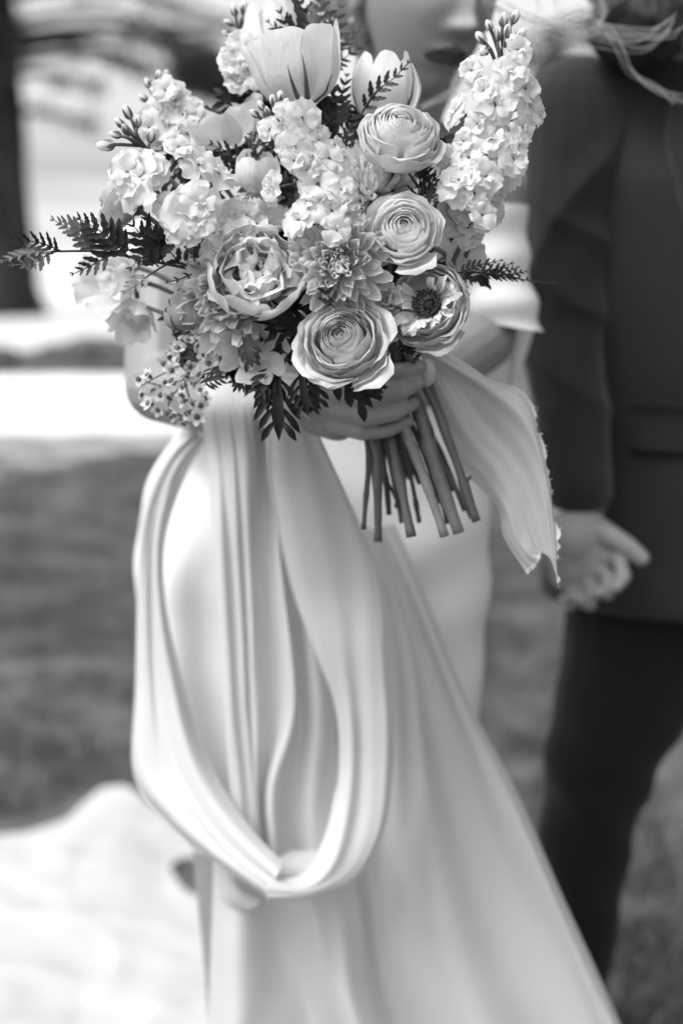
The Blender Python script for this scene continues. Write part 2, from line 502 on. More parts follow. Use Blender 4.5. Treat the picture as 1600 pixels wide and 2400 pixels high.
def flower(name, px, py, d, axis, twist=0.0, label=None):
    ax = AX(*axis)
    e = empty(name, PD(px, py, d) - GRIP, bq, frame_for(ax, twist))
    if label: e['label'] = label
    e['half'] = 0.0
    return e

def child(name, me, parent, rot=0.0, tilt=0.0, scale=1.0, loc=(0, 0, 0), tilt_axis='Y'):
    o = bpy.data.objects.new(name, me)
    COL.objects.link(o); o.parent = parent
    mtx = Matrix.Rotation(rot, 3, 'Z') @ Matrix.Rotation(tilt, 3, tilt_axis)
    o.rotation_mode = 'QUATERNION'; o.rotation_quaternion = mtx.to_quaternion()
    o.location = loc; o.scale = (scale,) * 3 if np.isscalar(scale) else scale
    return o

def shell_petal(rs, zs, ang, m, tr=0.3, nu=11, nv=9, ruf=0.0, seed=0, flat=1.0, notch=0.0, name='petal', rev=0.0):
    """petal as a piece of a shell round the flower axis: profile (rs, zs), half angle ang(v)"""
    g = np.random.default_rng(seed)
    s = np.linspace(0, 1, len(rs)); av = np.linspace(0, 1, len(ang))
    U, V = np.meshgrid(np.linspace(-1, 1, nu), np.linspace(0, 1, nv))
    v2 = V * (1 - tr * np.abs(U) ** 2.6 - notch * np.exp(-(U / 0.16) ** 2))
    r = np.interp(v2, s, rs); z = np.interp(v2, s, zs); ph = U * np.interp(V, av, ang)
    # smoothed interpolation
    ds = 0.07
    r = (r + np.interp(np.clip(v2 - ds, 0, 1), s, rs) + np.interp(np.clip(v2 + ds, 0, 1), s, rs)) / 3
    z = (z + np.interp(np.clip(v2 - ds, 0, 1), s, zs) + np.interp(np.clip(v2 + ds, 0, 1), s, zs)) / 3
    Rm = max(rs)
    p1, p2, p3 = g.uniform(0, 6.3, 3)
    w = ruf * Rm * V ** 3
    r = r + w * (np.sin(U * 4.2 + p1) + 0.6 * np.sin(U * 8.5 + p2)) + rev * Rm * V ** 4 * np.abs(U)
    z = z + 0.7 * w * (np.sin(U * 5.3 + p3) + 0.5 * np.sin(U * 11 + p1))
    x = r * (np.cos(ph) * flat + (1 - flat)); y = r * np.sin(ph)
    P = np.stack([x.ravel(), y.ravel(), z.ravel()], 1)
    P += (vnoise(P / Rm, 3.0, seed)[:, None] * 0.018 * Rm)
    return make_mesh(name, P, grid_faces(nu, nv), m)

def calyx(e, R_, z, m=None):
    v, f = ball((0, 0, z), (R_, R_, R_ * 0.7), 10, 6)
    link('calyx', make_mesh('calyx', v, f, m or M['sepal']), e)

def stem_to_grip(e, r=0.0016, m=None, back=0.5):
    """stem running from under the flower towards the hand"""
    L = np.array(bq.location); p = np.array(e.location)
    R3 = e.rotation_quaternion.to_matrix(); ax = np.array(R3 @ Vector((0, 0, 1)))
    p0 = p - ax * 0.008; p3 = np.array([0, 0, 0]) + (p * 0.06)
    p1 = p - ax * 0.04
    s = spline([p0, p1, p1 * 0.45 + np.array([0, 0.012, 0]), p3], 14)
    v, f = tube(s, r, 7)
    inv = R3.transposed()
    v = (v - p) @ np.array(inv).T
    link('stem', make_mesh('stem', v, f, m or M['stem']), e)

def ranunculus(px, py, d, Rpx, axis, mt, N=64, depth=0.9, openness=0.0, seed=1, label=None, outer_mt=None, eye=True, flare=0.15, hole=0.0, tw=0, stalk=True):
    Rr = Rpx * d / FPX
    e = flower('ranunculus', px, py, d, axis, tw, label)
    g = np.random.default_rng(seed)
    for i in range(N):
        t = i / (N - 1)
        t = hole + (1 - hole) * t
        rho = Rr * (0.10 + 0.90 * t ** 0.95) * g.uniform(0.94, 1.07)
        ztop = Rr * depth * (0.50 - 0.62 * t ** 2.6) * (1 + g.uniform(-0.13, 0.10)) - Rr * 0.03 * math.exp(-(t / 0.13) ** 2)
        zb = -0.62 * Rr * depth
        close = np.interp(t, [0, 0.1, 0.45, 0.8, 1], [0.15, 0.60, 0.88, 0.96 + flare * 0.5, 1.0 + flare])
        rs = [0.06 * Rr, rho * 0.72, rho * 0.98, rho * (1.0 + 0.02), rho * (0.4 + 0.6 * close), rho * close]
        zs = [zb, zb + (ztop - zb) * 0.16, zb + (ztop - zb) * 0.42, zb + (ztop - zb) * 0.70, zb + (ztop - zb) * 0.92, ztop]
        ha = np.interp(t, [0, 0.2, 0.6, 1], [1.7, 1.25, 0.85, 0.62]) * g.uniform(0.9, 1.12)
        if t > 0.55 and g.uniform() < openness:
            rs[-1] *= 1.12; zs[-1] -= 0.10 * Rr
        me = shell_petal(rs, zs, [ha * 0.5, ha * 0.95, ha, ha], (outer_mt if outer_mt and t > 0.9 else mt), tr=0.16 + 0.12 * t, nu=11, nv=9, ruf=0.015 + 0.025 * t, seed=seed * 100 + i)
        child('petal', me, e, rot=i * 2.39996 + g.uniform(-0.45, 0.45), tilt=g.uniform(-0.05, 0.05))
    if eye:
        v, f = ball((0, 0, Rr * depth * 0.36), (Rr * 0.06,) * 3, 8, 6)
        link('eye', make_mesh('eye', v, f, M['sepal']), e)
    calyx(e, Rr * 0.2, -0.62 * Rr * depth)
    if stalk: stem_to_grip(e, 0.0019)
    return e

def tulip(name, px, py, d, Rpx, Hpx, axis, mt, outer=6, inner=6, seed=1, label=None, close=0.9, streak=False, pointed=0.45, tw=0.0, open_tip=0.0, wide=0.72, ruf=0.02, drop_inner=0.15, lush=False):
    Rr = Rpx * d / FPX; H = Hpx * d / FPX
    e = flower(name, px, py, d, axis, tw, label)
    g = np.random.default_rng(seed)
    for i in range(outer):
        k = 1.0 if i % 2 == 0 else 0.9
        h = H * g.uniform(0.93, 1.04)
        rs = np.array([0.10, 0.62, 0.93, 1.0, close + open_tip * 0.5, close - 0.08 + open_tip]) * Rr * k
        zs = np.array([0.0, 0.10, 0.34, 0.6, 0.86, 1.0]) * h
        me = shell_petal(rs, zs, [0.3, wide * 0.9, wide, wide * 0.95, wide * 0.8], mt, tr=pointed, nu=13, nv=11, ruf=ruf, seed=seed * 77 + i, flat=0.95)
        child('petal', me, e, rot=i * 2 * math.pi / outer + g.uniform(-0.12, 0.12), tilt=g.uniform(-0.05, 0.05))
    for i in range(inner):
        rr = g.uniform(0.25, 0.78); h = H * g.uniform(0.72, 1.0) * (1 - drop_inner)
        if lush: rr = 0.12 + 0.80 * (i / inner) ** 0.8
        rs = np.array([0.08, 0.5, 0.8, 0.95, 0.9, g.uniform(0.6, 1.25)]) * Rr * rr
        zs = np.array([0.02, 0.2, 0.45, 0.7, 0.9, 1.0]) * h
        me = shell_petal(rs, zs, [0.3, 0.7, 1.0, 1.0], mt, tr=(0.14 if lush else 0.35), nu=13, nv=9, ruf=(0.13 if lush else 0.10), seed=seed * 55 + i + 300, notch=g.uniform(0, 0.15))
        child('petal', me, e, rot=(i * 2.4 if lush else g.uniform(0, 6.28)), tilt=g.uniform(-0.2, 0.2) * (2.2 if lush else 1))
    if lush:
        for i in range(11):
            a_ = g.uniform(0, 6.28); q_ = g.uniform(0.1, 0.5) * Rr
            k_ = g.uniform(0.30, 0.46) * Rr
            me = shell_petal(np.array([0.05, 0.6, 1.0, 1.05, 0.85]) * k_, np.array([0, 0.25, 0.7, 1.2, 1.6]) * k_, [0.4, 0.9, 1.1, 0.8], mt, tr=0.12, ruf=0.16, seed=seed * 91 + i)
            child('petal', me, e, rot=g.uniform(0, 6.28), tilt=g.uniform(-0.9, 0.4), loc=(q_ * math.cos(a_), q_ * math.sin(a_), H * g.uniform(0.42, 0.6)))
    if streak:       # green flame at the foot of the outer petals
        tl = e.rotation_quaternion.to_matrix().transposed() @ Vector(-FWD); camaz = math.atan2(tl[1], tl[0])
        for i, (ro, hh) in enumerate(streak):
            ro += camaz
            t = np.linspace(0.02, hh, 9)
            P = np.stack([np.interp(t, [0, .1, .34, .6, .86], [0.13, 0.64, 0.96, 1.03, close]) * Rr, t * 0, t * H], 1)
            w = np.interp(t / hh, [0, 0.35, 1], [0.07, 0.045, 0.004]) * Rr
            Vv = np.vstack([np.stack([P[:, 0] + 0.0012, P[:, 1] - w, P[:, 2]], 1), np.stack([P[:, 0] + 0.0020, P[:, 1], P[:, 2]], 1), np.stack([P[:, 0] + 0.0012, P[:, 1] + w, P[:, 2]], 1)])
            ff = [(k * 9 + j, k * 9 + j + 1, (k + 1) * 9 + j + 1, (k + 1) * 9 + j) for k in range(2) for j in range(8)]
            child('green_streak', make_mesh('green_streak', Vv, ff, M['sepal']), e, rot=ro)
    stem_to_grip(e, 0.0022)
    return e

def strap_petal(L, W, bend, cup, m, nu=5, nv=8, tip=0.35, name='petal'):
    """long narrow petal along +X, curling up by bend"""
    U, V = np.meshgrid(np.linspace(-1, 1, nu), np.linspace(0, 1, nv))
    wv = W * np.interp(V, [0, 0.25, 0.7, 0.9, 1], [0.3, 0.6, 1, 0.8, tip])
    a = bend * (V ** 1.3)
    x = L * V * np.cos(a * 0.6); z = L * V * np.sin(a * 0.6) + cup * W * (U ** 2) * (0.4 + V) 
    y = U * wv
    z = z + 0.1 * W * np.sin(V * 9)
    return make_mesh(name, np.stack([x.ravel(), y.ravel(), z.ravel()], 1), grid_faces(nu, nv), m)

def mum(px, py, d, Rpx, axis, mt, layers, seed=1, label=None, tw=0.0, mt_in=None):
    """chrysanthemum: layers = (count, elevation deg, length frac, width frac, bend, height frac)"""
    Rr = Rpx * d / FPX
    e = flower('chrysanthemum', px, py, d, axis, tw, label)
    g = np.random.default_rng(seed)
    for li, (n, el, lf, wf, bend, hz) in enumerate(layers):
        mes = [strap_petal(Rr * lf, Rr * wf * s, bend + b, 0.9, (mt_in if (mt_in and li >= len(layers) - 2) else mt)) for s, b in ((1, 0), (0.85, 0.2), (1.1, -0.12))]
        for i in range(n):
            o = child('petal', mes[i % 3], e, rot=2 * math.pi * (i + 0.5 * (li % 2)) / n + g.uniform(-0.12, 0.12), tilt=-R(el) + g.uniform(-0.12, 0.12), scale=g.uniform(0.85, 1.1), loc=(0, 0, Rr * hz))
    v, f = ball((0, 0, 0.0), (Rr * 0.17, Rr * 0.17, Rr * 0.22), 12, 8)
    link('disc', make_mesh('disc', v, f, mt), e)
    v, f = ball((0, 0, -0.16 * Rr), (Rr * 0.28, Rr * 0.28, Rr * 0.2), 10, 6)
    link('calyx', make_mesh('calyx', v, f, M['sepal']), e)
    stem_to_grip(e, 0.002)
    return e

# --- rosette floret meshes of the stocks, joined petals (each floret about 40 px)
def floret_mesh(seed, m, double=True):
    g = np.random.default_rng(seed)
    parts = []
    def lobe(az, el, L, W, ruf, curl, base=0.10):
        nu, nv = 7, 6
        U, V = np.meshgrid(np.linspace(-1, 1, nu), np.linspace(0, 1, nv))
        wv = W * np.interp(V, [0, 0.3, 0.65, 0.9, 1], [0.22, 0.7, 1.05, 0.95, 0.6])
        vv = V * (1 - 0.18 * np.abs(U) ** 2 + 0.05 * np.sin(U * 6 + seed))
        x = base + L * vv; y = U * wv
        ph = g.uniform(0, 6.3, 2)
        z = curl * L * vv ** 2 + ruf * V ** 1.5 * (np.sin(U * 4.4 + ph[0]) + 0.6 * np.sin(V * 6 + U * 3 + ph[1]))
        P = np.stack([x.ravel(), y.ravel(), z.ravel()], 1)
        c, s = math.cos(el), math.sin(el)
        P = np.stack([P[:, 0] * c - P[:, 2] * s, P[:, 1], P[:, 0] * s + P[:, 2] * c], 1)
        c, s = math.cos(az), math.sin(az)
        P = np.stack([P[:, 0] * c - P[:, 1] * s, P[:, 0] * s + P[:, 1] * c, P[:, 2]], 1)
        parts.append((P, grid_faces(nu, nv), 0))
    n1 = 4 + (seed % 2)
    for i in range(n1):
        lobe(2 * math.pi * i / n1 + g.uniform(-0.25, 0.25), g.uniform(-0.1, 0.45), g.uniform(0.78, 1.0), g.uniform(0.55, 0.72), 0.10, -0.22 + g.uniform(-0.3, 0.2))
    if double:
        for i in range(3):
            lobe(2 * math.pi * (i + 0.5) / 3 + g.uniform(-0.4, 0.4), g.uniform(0.45, 0.85), g.uniform(0.55, 0.78), g.uniform(0.42, 0.58), 0.10, g.uniform(-0.8, 0.1))
        for i in range(seed % 3):
            lobe(2 * math.pi * i / 3 + g.uniform(-0.5, 0.5), g.uniform(0.9, 1.3), g.uniform(0.35, 0.5), g.uniform(0.2, 0.3), 0.08, g.uniform(-0.5, 0.3), 0.04)
    v, f = ball((0, 0, 0.0), (0.055, 0.055, 0.06), 7, 5); parts.append((v, f, 1))
    v, f = tube([(0, 0, 0.05), (0, 0, -0.45), (0, 0.03, -0.75)], [0.12, 0.13, 0.05], 7); parts.append((v, f, 2))
    V, F, mi = merge(parts)
    return make_mesh('floret', V, F, [m, M['throat'], M['sepal']], mi)

FLO = {k: [floret_mesh(s, M[k], True) for s in range(1, 8)] for k in ('white_petal', 'cream_petal', 'blush_petal')}

def bud_mesh(seed):
    parts = []
    g = np.random.default_rng(seed)
    v, f = ball((0, 0, 0.55), (0.42, 0.38, 0.62), 10, 8)
    v = v * (1 + 0.12 * vnoise(v, 3, seed)[:, None]); parts.append((v, f, 0))
    for i in range(4):
        a = i * math.pi / 2 + 0.3
        U, V = np.meshgrid(np.linspace(-1, 1, 3), np.linspace(0, 1, 6))
        r = np.interp(V, [0, .3, .7, 1], [0.08, 0.42, 0.44, 0.34 + 0.1 * g.uniform()]) ; z = -0.25 + V * g.uniform(1.0, 1.25)
        ph = a + U * np.interp(V, [0, .5, 1], [0.5, 0.48, 0.05])
        parts.append((np.stack([(r * np.cos(ph)).ravel(), (r * np.sin(ph)).ravel(), z.ravel()], 1), grid_faces(3, 6), 1))
    V, F, mi = merge(parts)
    return make_mesh('bud', V, F, [M['white_petal'], M['sepal']], mi)
BUD = [bud_mesh(s) for s in range(4)]

def stock(label, axis_px, d, florets, buds, mk='white_petal', seed=1, centre=None, depthbulge=0.030, stem_r=0.0022, mt_stem='stem'):
    """axis_px: spine of the spike in pixels; florets: (x, y, radius px)"""
    g = np.random.default_rng(seed)
    p0 = PD(axis_px[-1][0], axis_px[-1][1], d + 0.02)
    e = empty('stock_spike', p0 - GRIP, bq); e['label'] = label
    sp = [PD(x, y, d + 0.012) - p0 for x, y in axis_px]
    sp.append((GRIP - p0) * 0.5 + np.array([0, 0.02, 0.0])); sp.append((GRIP - p0) * 0.94)
    v, f = tube(spline(sp, 26), np.linspace(stem_r * 0.55, stem_r * 1.1, 26), 7)
    link('stem', make_mesh('stem', v, f, M[mt_stem]), e)
    axp = np.array(axis_px, float); dense = np.stack([np.interp(np.linspace(0, 1, 60), np.linspace(0, 1, len(axp)), axp[:, k]) for k in range(2)], 1)
    for i, (x, y, r) in enumerate(florets):
        if len(florets) > 12 and i % 4 == 3 or len(florets) > 28 and i % 6 == 1: continue
        dd = dense - np.array([x, y]); k = np.argmin((dd ** 2).sum(1))
        off = -dd[k]; L = np.linalg.norm(off); hw = 95.0
        z = math.sqrt(max(0.0, 1 - min(1, L / hw) ** 2))
        ax = AX(off[0] / hw * 1.0 + g.uniform(-0.25, 0.25), -off[1] / hw * 0.6 + 0.15 + g.uniform(-0.3, 0.25), z * 1.0 + 0.25)
        p = PD(x, y, d - depthbulge * z + g.uniform(-0.004, 0.004)) - p0
        rr = r * d / FPX * 1.30 * g.uniform(0.85, 1.12)
        o = child('floret', random.choice(FLO[mk]), e, scale=rr * g.uniform(0.95, 1.1))
        o.rotation_quaternion = frame_for(ax, g.uniform(0, 6.28)).to_quaternion()
        o.location = tuple(p)
        # pedicel
        if i % 2 == 0:
            q = np.array(p) - ax * rr * 0.6; base = PD(*dense[min(59, k + 6)], d + 0.012) - p0
            v, f = tube(spline([q, (q + base) / 2 - ax * 0.002, base], 5), 0.0009, 5)
            link('pedicel', make_mesh('pedicel', v, f, M['sepal']), e)
    for (x, y, r, ax_, ay_) in buds:
        o = child('bud', random.choice(BUD), e, scale=r * d / FPX * 1.3)
        ax = AX(ax_, ay_, g.uniform(0.1, 0.5))
        o.rotation_quaternion = frame_for(ax, g.uniform(0, 6.28)).to_quaternion()
        p = PD(x, y, d - 0.004 + g.uniform(-0.006, 0.006)) - p0
        o.location = tuple(p)
        k = np.argmin(((dense - np.array([x, y])) ** 2).sum(1)); base = PD(*dense[min(59, k + 9)], d + 0.012) - p0
        v, f = tube(spline([p, p - ax * 0.006, base], 6), 0.0013, 6)
        link('pedicel', make_mesh('pedicel', v, f, M['sepal']), e)
    return e

# ranunculus
ranunculus(937, 312, 1.045, 102, (0.10, 0.62, 0.9), M['blush_petal'], N=62, depth=1.0, seed=11, label='large round blush ranunculus, highest of the bouquet', openness=0.15, flare=0.02)
ranunculus(945, 538, 1.035, 90, (-0.08, 0.20, 1.0), M['white_petal'], N=46, depth=0.72, seed=12, label='pure white open ranunculus facing out', openness=0.3, flare=0.12)
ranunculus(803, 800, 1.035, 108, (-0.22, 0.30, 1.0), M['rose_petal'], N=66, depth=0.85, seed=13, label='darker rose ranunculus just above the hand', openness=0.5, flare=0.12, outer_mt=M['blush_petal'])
ranunculus(612, 492, 1.105, 84, (0.10, 0.95, 0.75), M['rose_petal'], N=56, depth=0.8, seed=14, label='shaded ranunculus tucked behind the peony tulip')
ranunculus(284, 462, 1.09, 78, (-0.75, 0.55, 0.05), M['rose_petal'], N=44, depth=1.05, seed=15, label='ranunculus seen from the side behind the stock', flare=0.25, openness=0.6)
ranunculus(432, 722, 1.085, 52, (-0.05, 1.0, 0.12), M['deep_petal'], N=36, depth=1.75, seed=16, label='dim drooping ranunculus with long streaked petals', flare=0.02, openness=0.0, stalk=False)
# wide open one with dark heart
e = ranunculus(1000, 712, 1.05, 104, (-0.42, 0.10, 0.95), M['rose_petal'], N=24, depth=0.9, seed=17, hole=0.62, label='wide open ranunculus showing its black heart', eye=False, flare=0.0, openness=0.4)
Rr = 100 * 1.05 / FPX
v, f = ball((0, 0, -0.20 * Rr), (0.17 * Rr, 0.17 * Rr, 0.16 * Rr), 16, 10)
link('heart', make_mesh('heart', v, f, M['anther']), e)
parts = []
for i in range(70):
    a = i * 2.4; rr = Rr * (0.14 + 0.16 * math.sqrt(i / 70)); h = Rr * random.uniform(0.12, 0.25)
    p = np.array([rr * math.cos(a), rr * math.sin(a), -0.1 * Rr])
    v, f = tube([p, p * 1.15 + np.array([0, 0, h])], [0.0004, 0.0004], 4); parts.append((v, f, 0))
    v, f = ball(p * 1.15 + np.array([0, 0, h]), 0.0011, 5, 4); parts.append((v, f, 0))
V, F, mi = merge(parts)
o = link('stamens', make_mesh('stamens', V, F, M['anther']), e); o['kind'] = 'stuff'
for i in range(17):
    a = 2.6 + i * 0.3; rr = random.uniform(0.18, 0.34)
    me = shell_petal(np.array([0.05, 0.3, 0.55, 0.8, 1.1]) * Rr * rr * 1.4, np.array([0, 0.3, 0.6, 0.85, 0.95]) * Rr * 0.5, [0.3, 0.6, 0.7, 0.5], M['blush_petal'], ruf=0.12, seed=900 + i)
    child('petal', me, e, rot=a, tilt=random.uniform(-0.3, 0.5), loc=(Rr * 0.30 * math.cos(a), Rr * 0.30 * math.sin(a), -0.1 * Rr))

# double tulips
tulip('double_tulip', 598, 662, 1.075, 112, 125, (0.10, 0.12, 1.0), M['white_petal'], outer=7, inner=34, seed=21, label='big open double tulip with curled inner petals, front of the bouquet', close=0.95, open_tip=0.0, pointed=0.12, wide=0.66, ruf=0.03, drop_inner=-0.02, lush=True)
tulip('double_tulip', 716, 252, 1.105, 110, 172, (-0.20, 1.0, 0.16), M['white_petal'], outer=8, inner=14, seed=22, label='upright white double tulip with green streaks at its foot', close=1.04, open_tip=0.12, pointed=0.22, wide=0.66, streak=[(0.10, 0.62), (-0.22, 0.5), (0.75, 0.3)], drop_inner=-0.05)
tulip('tulip', 900, 300, 1.135, 86, 178, (0.03, 1.0, 0.12), M['cream_petal'], outer=6, inner=0, seed=23, label='closed pale tulip rising behind the blush ranunculus', close=0.80, open_tip=-0.05, pointed=0.55, wide=0.80, ruf=0.01, streak=[(0.75, 0.9)])
tulip('tulip', 655, 185, 1.165, 72, 185, (-0.18, 1.0, 0.0), M['white_petal'], outer=6, inner=2, seed=24, label='tulip out of focus behind the upper fern', close=0.75, pointed=0.5)
tulip('tulip', 604, 452, 1.11, 56, 92, (0.0, 0.9, 0.4), M['cream_petal'], outer=6, inner=2, seed=25, label='small cupped tulip between the two stocks', close=0.9, pointed=0.3)
# sweet peas / frilled flowers
tulip('sweet_pea', 598, 822, 1.085, 56, 50, (0.0, -0.25, 1.0), M['rose_petal'], outer=4, inner=3, seed=26, label='flat sweet pea at the bottom edge of the bouquet', close=1.25, open_tip=0.3, pointed=0.2, wide=0.85, ruf=0.08)
tulip('sweet_pea', 912, 706, 1.06, 30, 50, (-0.2, 0.1, 1.0), M['blush_petal'], outer=4, inner=4, seed=27, label='small ruffled sweet pea between the two lower ranunculus', close=1.1, open_tip=0.3, pointed=0.2, ruf=0.1)
tulip('sweet_pea', 925, 770, 1.065, 34, 50, (-0.2, 0.0, 1.0), M['rose_petal'], outer=4, inner=2, seed=28, label='ruffled sweet pea beside the rose ranunculus', close=1.1, open_tip=0.2, pointed=0.2, ruf=0.1)
tulip('sweet_pea', 845, 690, 1.075, 46, 50, (0, -0.2, 1.0), M['rose_petal'], outer=5, inner=2, seed=29, label='shaded sweet pea under the chrysanthemum', close=1.1, open_tip=0.2, pointed=0.25, ruf=0.06)
tulip('lisianthus', 556, 345, 1.14, 88, 96, (-0.35, 0.85, 0.35), M['cream_petal'], outer=7, inner=12, seed=30, label='frilled pale lisianthus behind the left stocks', close=1.02, open_tip=0.15, pointed=0.25, ruf=0.06)
tulip('lisianthus', 300, 665, 1.19, 66, 100, (-0.55, 0.0, 0.6), M['white_petal'], outer=7, inner=10, seed=31, label='blurred frilled white bloom hanging out at the left', close=1.05, open_tip=0.3, pointed=0.25, ruf=0.09)
tulip('lisianthus', 318, 715, 1.185, 52, 75, (-0.1, -0.8, 0.5), M['cream_petal'], outer=6, inner=4, seed=32, label='blurred drooping bloom under the left fern', close=1.05, open_tip=0.2, pointed=0.25, ruf=0.08)
tulip('lisianthus', 1075, 470, 1.10, 62, 60, (0.4, -0.1, 0.9), M['blush_petal'], outer=6, inner=5, seed=33, label='pale shaded bloom under the tall stock', close=1.1, open_tip=0.2, pointed=0.25, ruf=0.06)
tulip('lisianthus', 1065, 600, 1.12, 44, 60, (0.5, -0.2, 0.9), M['cream_petal'], outer=6, inner=3, seed=34, label='pale bloom peeping out above the open ranunculus', close=1.1, open_tip=0.2, pointed=0.25, ruf=0.06)

# chrysanthemums
LAY = [(26, -18, 1.0, 0.125, 0.35, -0.10), (26, 0, 0.98, 0.125, 0.5, -0.06), (24, 14, 0.90, 0.115, 0.6, -0.02), (22, 26, 0.80, 0.10, 0.65, 0.0), (20, 38, 0.68, 0.085, 0.7, 0.02), (18, 50, 0.55, 0.07, 0.7, 0.03), (13, 66, 0.38, 0.055, 0.6, 0.07), (10, 77, 0.28, 0.04, 0.4, 0.07)]
mum(795, 620, 1.048, 132, (-0.10, -0.05, 1.0), M['blush_petal'], LAY, 41, 'spoon-petalled grey-pink chrysanthemum in the centre')
mum(548, 692, 1.082, 146, (-0.30, -0.30, 0.9), M['blush_petal'], LAY, 42, 'large chrysanthemum half hidden behind the open double tulip')
mum(873, 440, 1.09, 112, (0.0, 0.62, 0.8), M['cream_petal'], LAY, 43, 'pale chrysanthemum below the blush ranunculus')

# stocks
stock('tall white stock spike rising at the right of the bouquet', [(1182, 62), (1176, 200), (1150, 330), (1115, 440), (1085, 560)], 1.075,
      [(1105,165,26),(1152,128,24),(1212,118,28),(1232,150,28),(1195,165,30),(1228,205,36),(1132,212,28),(1100,246,34),(1160,245,34),(1068,262,36),(1240,248,34),(1268,232,27),(1262,268,26),(1190,282,34),(1150,325,36),(1195,330,34),(1225,300,30),(1056,375,30),(1098,370,40),(1155,372,36),(1202,372,30),(1075,425,42),(1138,415,38),(1182,415,33),(1110,455,34),(1158,462,34),(1128,505,34),(1120,535,27),(1085,330,26),(1120,290,28),(1215,340,26)],
      [(1178,60,20,0.1,1),(1150,72,18,-0.5,1),(1200,52,20,0.4,1),(1185,85,18,0.2,1),(1135,100,20,-0.7,0.8),(1165,95,17,-0.1,1),(1210,90,19,0.7,0.7),(1140,120,18,-.4,-.2),(1095,290,20,0,-1),(1185,120,18,.3,-.2)], seed=51)
stock('white stock spike in the middle under the upright tulip', [(640, 240), (668, 330), (715, 400), (760, 470), (790, 560)], 1.05,
      [(668,265,25),(706,278,30),(632,302,27),(628,352,30),(690,345,34),(745,330,36),(792,350,28),(662,405,36),(690,375,30),(722,398,30),(638,440,33),(668,455,26),(770,372,30),(745,432,38),(800,447,34),(722,474,34),(776,492,38),(828,478,26),(700,515,34),(742,532,34),(790,540,28),(690,545,26),(838,512,24),(762,458,30),(815,470,28)],
      [(618,256,15,-0.6,0.8),(640,246,15,-0.1,1),(655,236,15,0.2,1),(604,272,15,-0.8,0.5),(630,270,15,-0.4,0.8),(648,262,15,0.1,0.8),(664,250,14,.5,.8)], seed=52)
stock('double white stock spike leaning left with green buds', [(285, 285), (345, 350), (400, 420), (470, 500), (520, 560)], 1.055,
      [(318,425,50),(350,400,38),(300,405,34),(430,372,46),(418,345,34),(465,385,30),(515,408,38),(498,418,30),(440,500,46),(470,475,34),(410,505,32),(390,440,38),(385,480,28),(430,540,32),(470,520,30),(345,455,34)],
      [(305,275,20,-0.5,1),(322,296,17,0.1,1),(288,296,16,-0.7,.7),(264,340,24,-1,-0.2),(282,318,17,-.8,.2),(352,330,20,0.2,1),(298,312,16,-.3,.6)], seed=53, stem_r=0.0025)
stock('blurred stock spike at the upper left edge', [(352, 190), (400, 260), (450, 330), (520, 430)], 1.175,
      [(388,212,30),(412,238,32),(375,258,30),(430,270,34),(395,290,34),(452,250,26),(362,312,34),(440,312,34),(345,345,30),(480,290,30),(350,300,28)],
      [(352,205,16,-.5,1),(372,190,16,.1,1),(345,235,15,-.8,.4),(362,222,14,-.3,.6),(385,185,14,.4,1)], seed=54, mk='cream_petal')
stock('blurred stock spike at the top left behind the upright tulip', [(562, 30), (565, 110), (575, 200), (600, 300)], 1.175,
      [(560,100,28),(548,142,32),(580,120,28),(575,160,32),(560,190,30),(590,175,30),(545,165,26)],
      [(552,34,16,-.3,1),(570,28,17,.2,1),(545,58,15,-.9,.4),(580,55,18,.3,.8),(562,60,18,0,1),(572,82,16,.2,.8),(540,80,14,-.8,.1)], seed=55, mk='cream_petal')
stock('pale florets crowded behind the open double tulip', [(520, 480), (540, 530), (560, 600), (600, 700)], 1.085,
      [(545,510,32),(580,500,30),(520,548,30),(562,545,34),(505,590,28),(492,625,26),(600,525,28),(480,655,26)], [], seed=56, mk='cream_petal')
stock('short stock spike low at the right behind the tall one', [(1120, 380), (1120, 450), (1110, 520), (1090, 600)], 1.11,
      [(1040,440,30),(1052,480,28),(1150,440,36),(1180,400,34),(1105,500,34),(1142,500,30),(1100,545,28),(1068,530,26),(1168,350,30)], [], seed=57, mk='cream_petal')

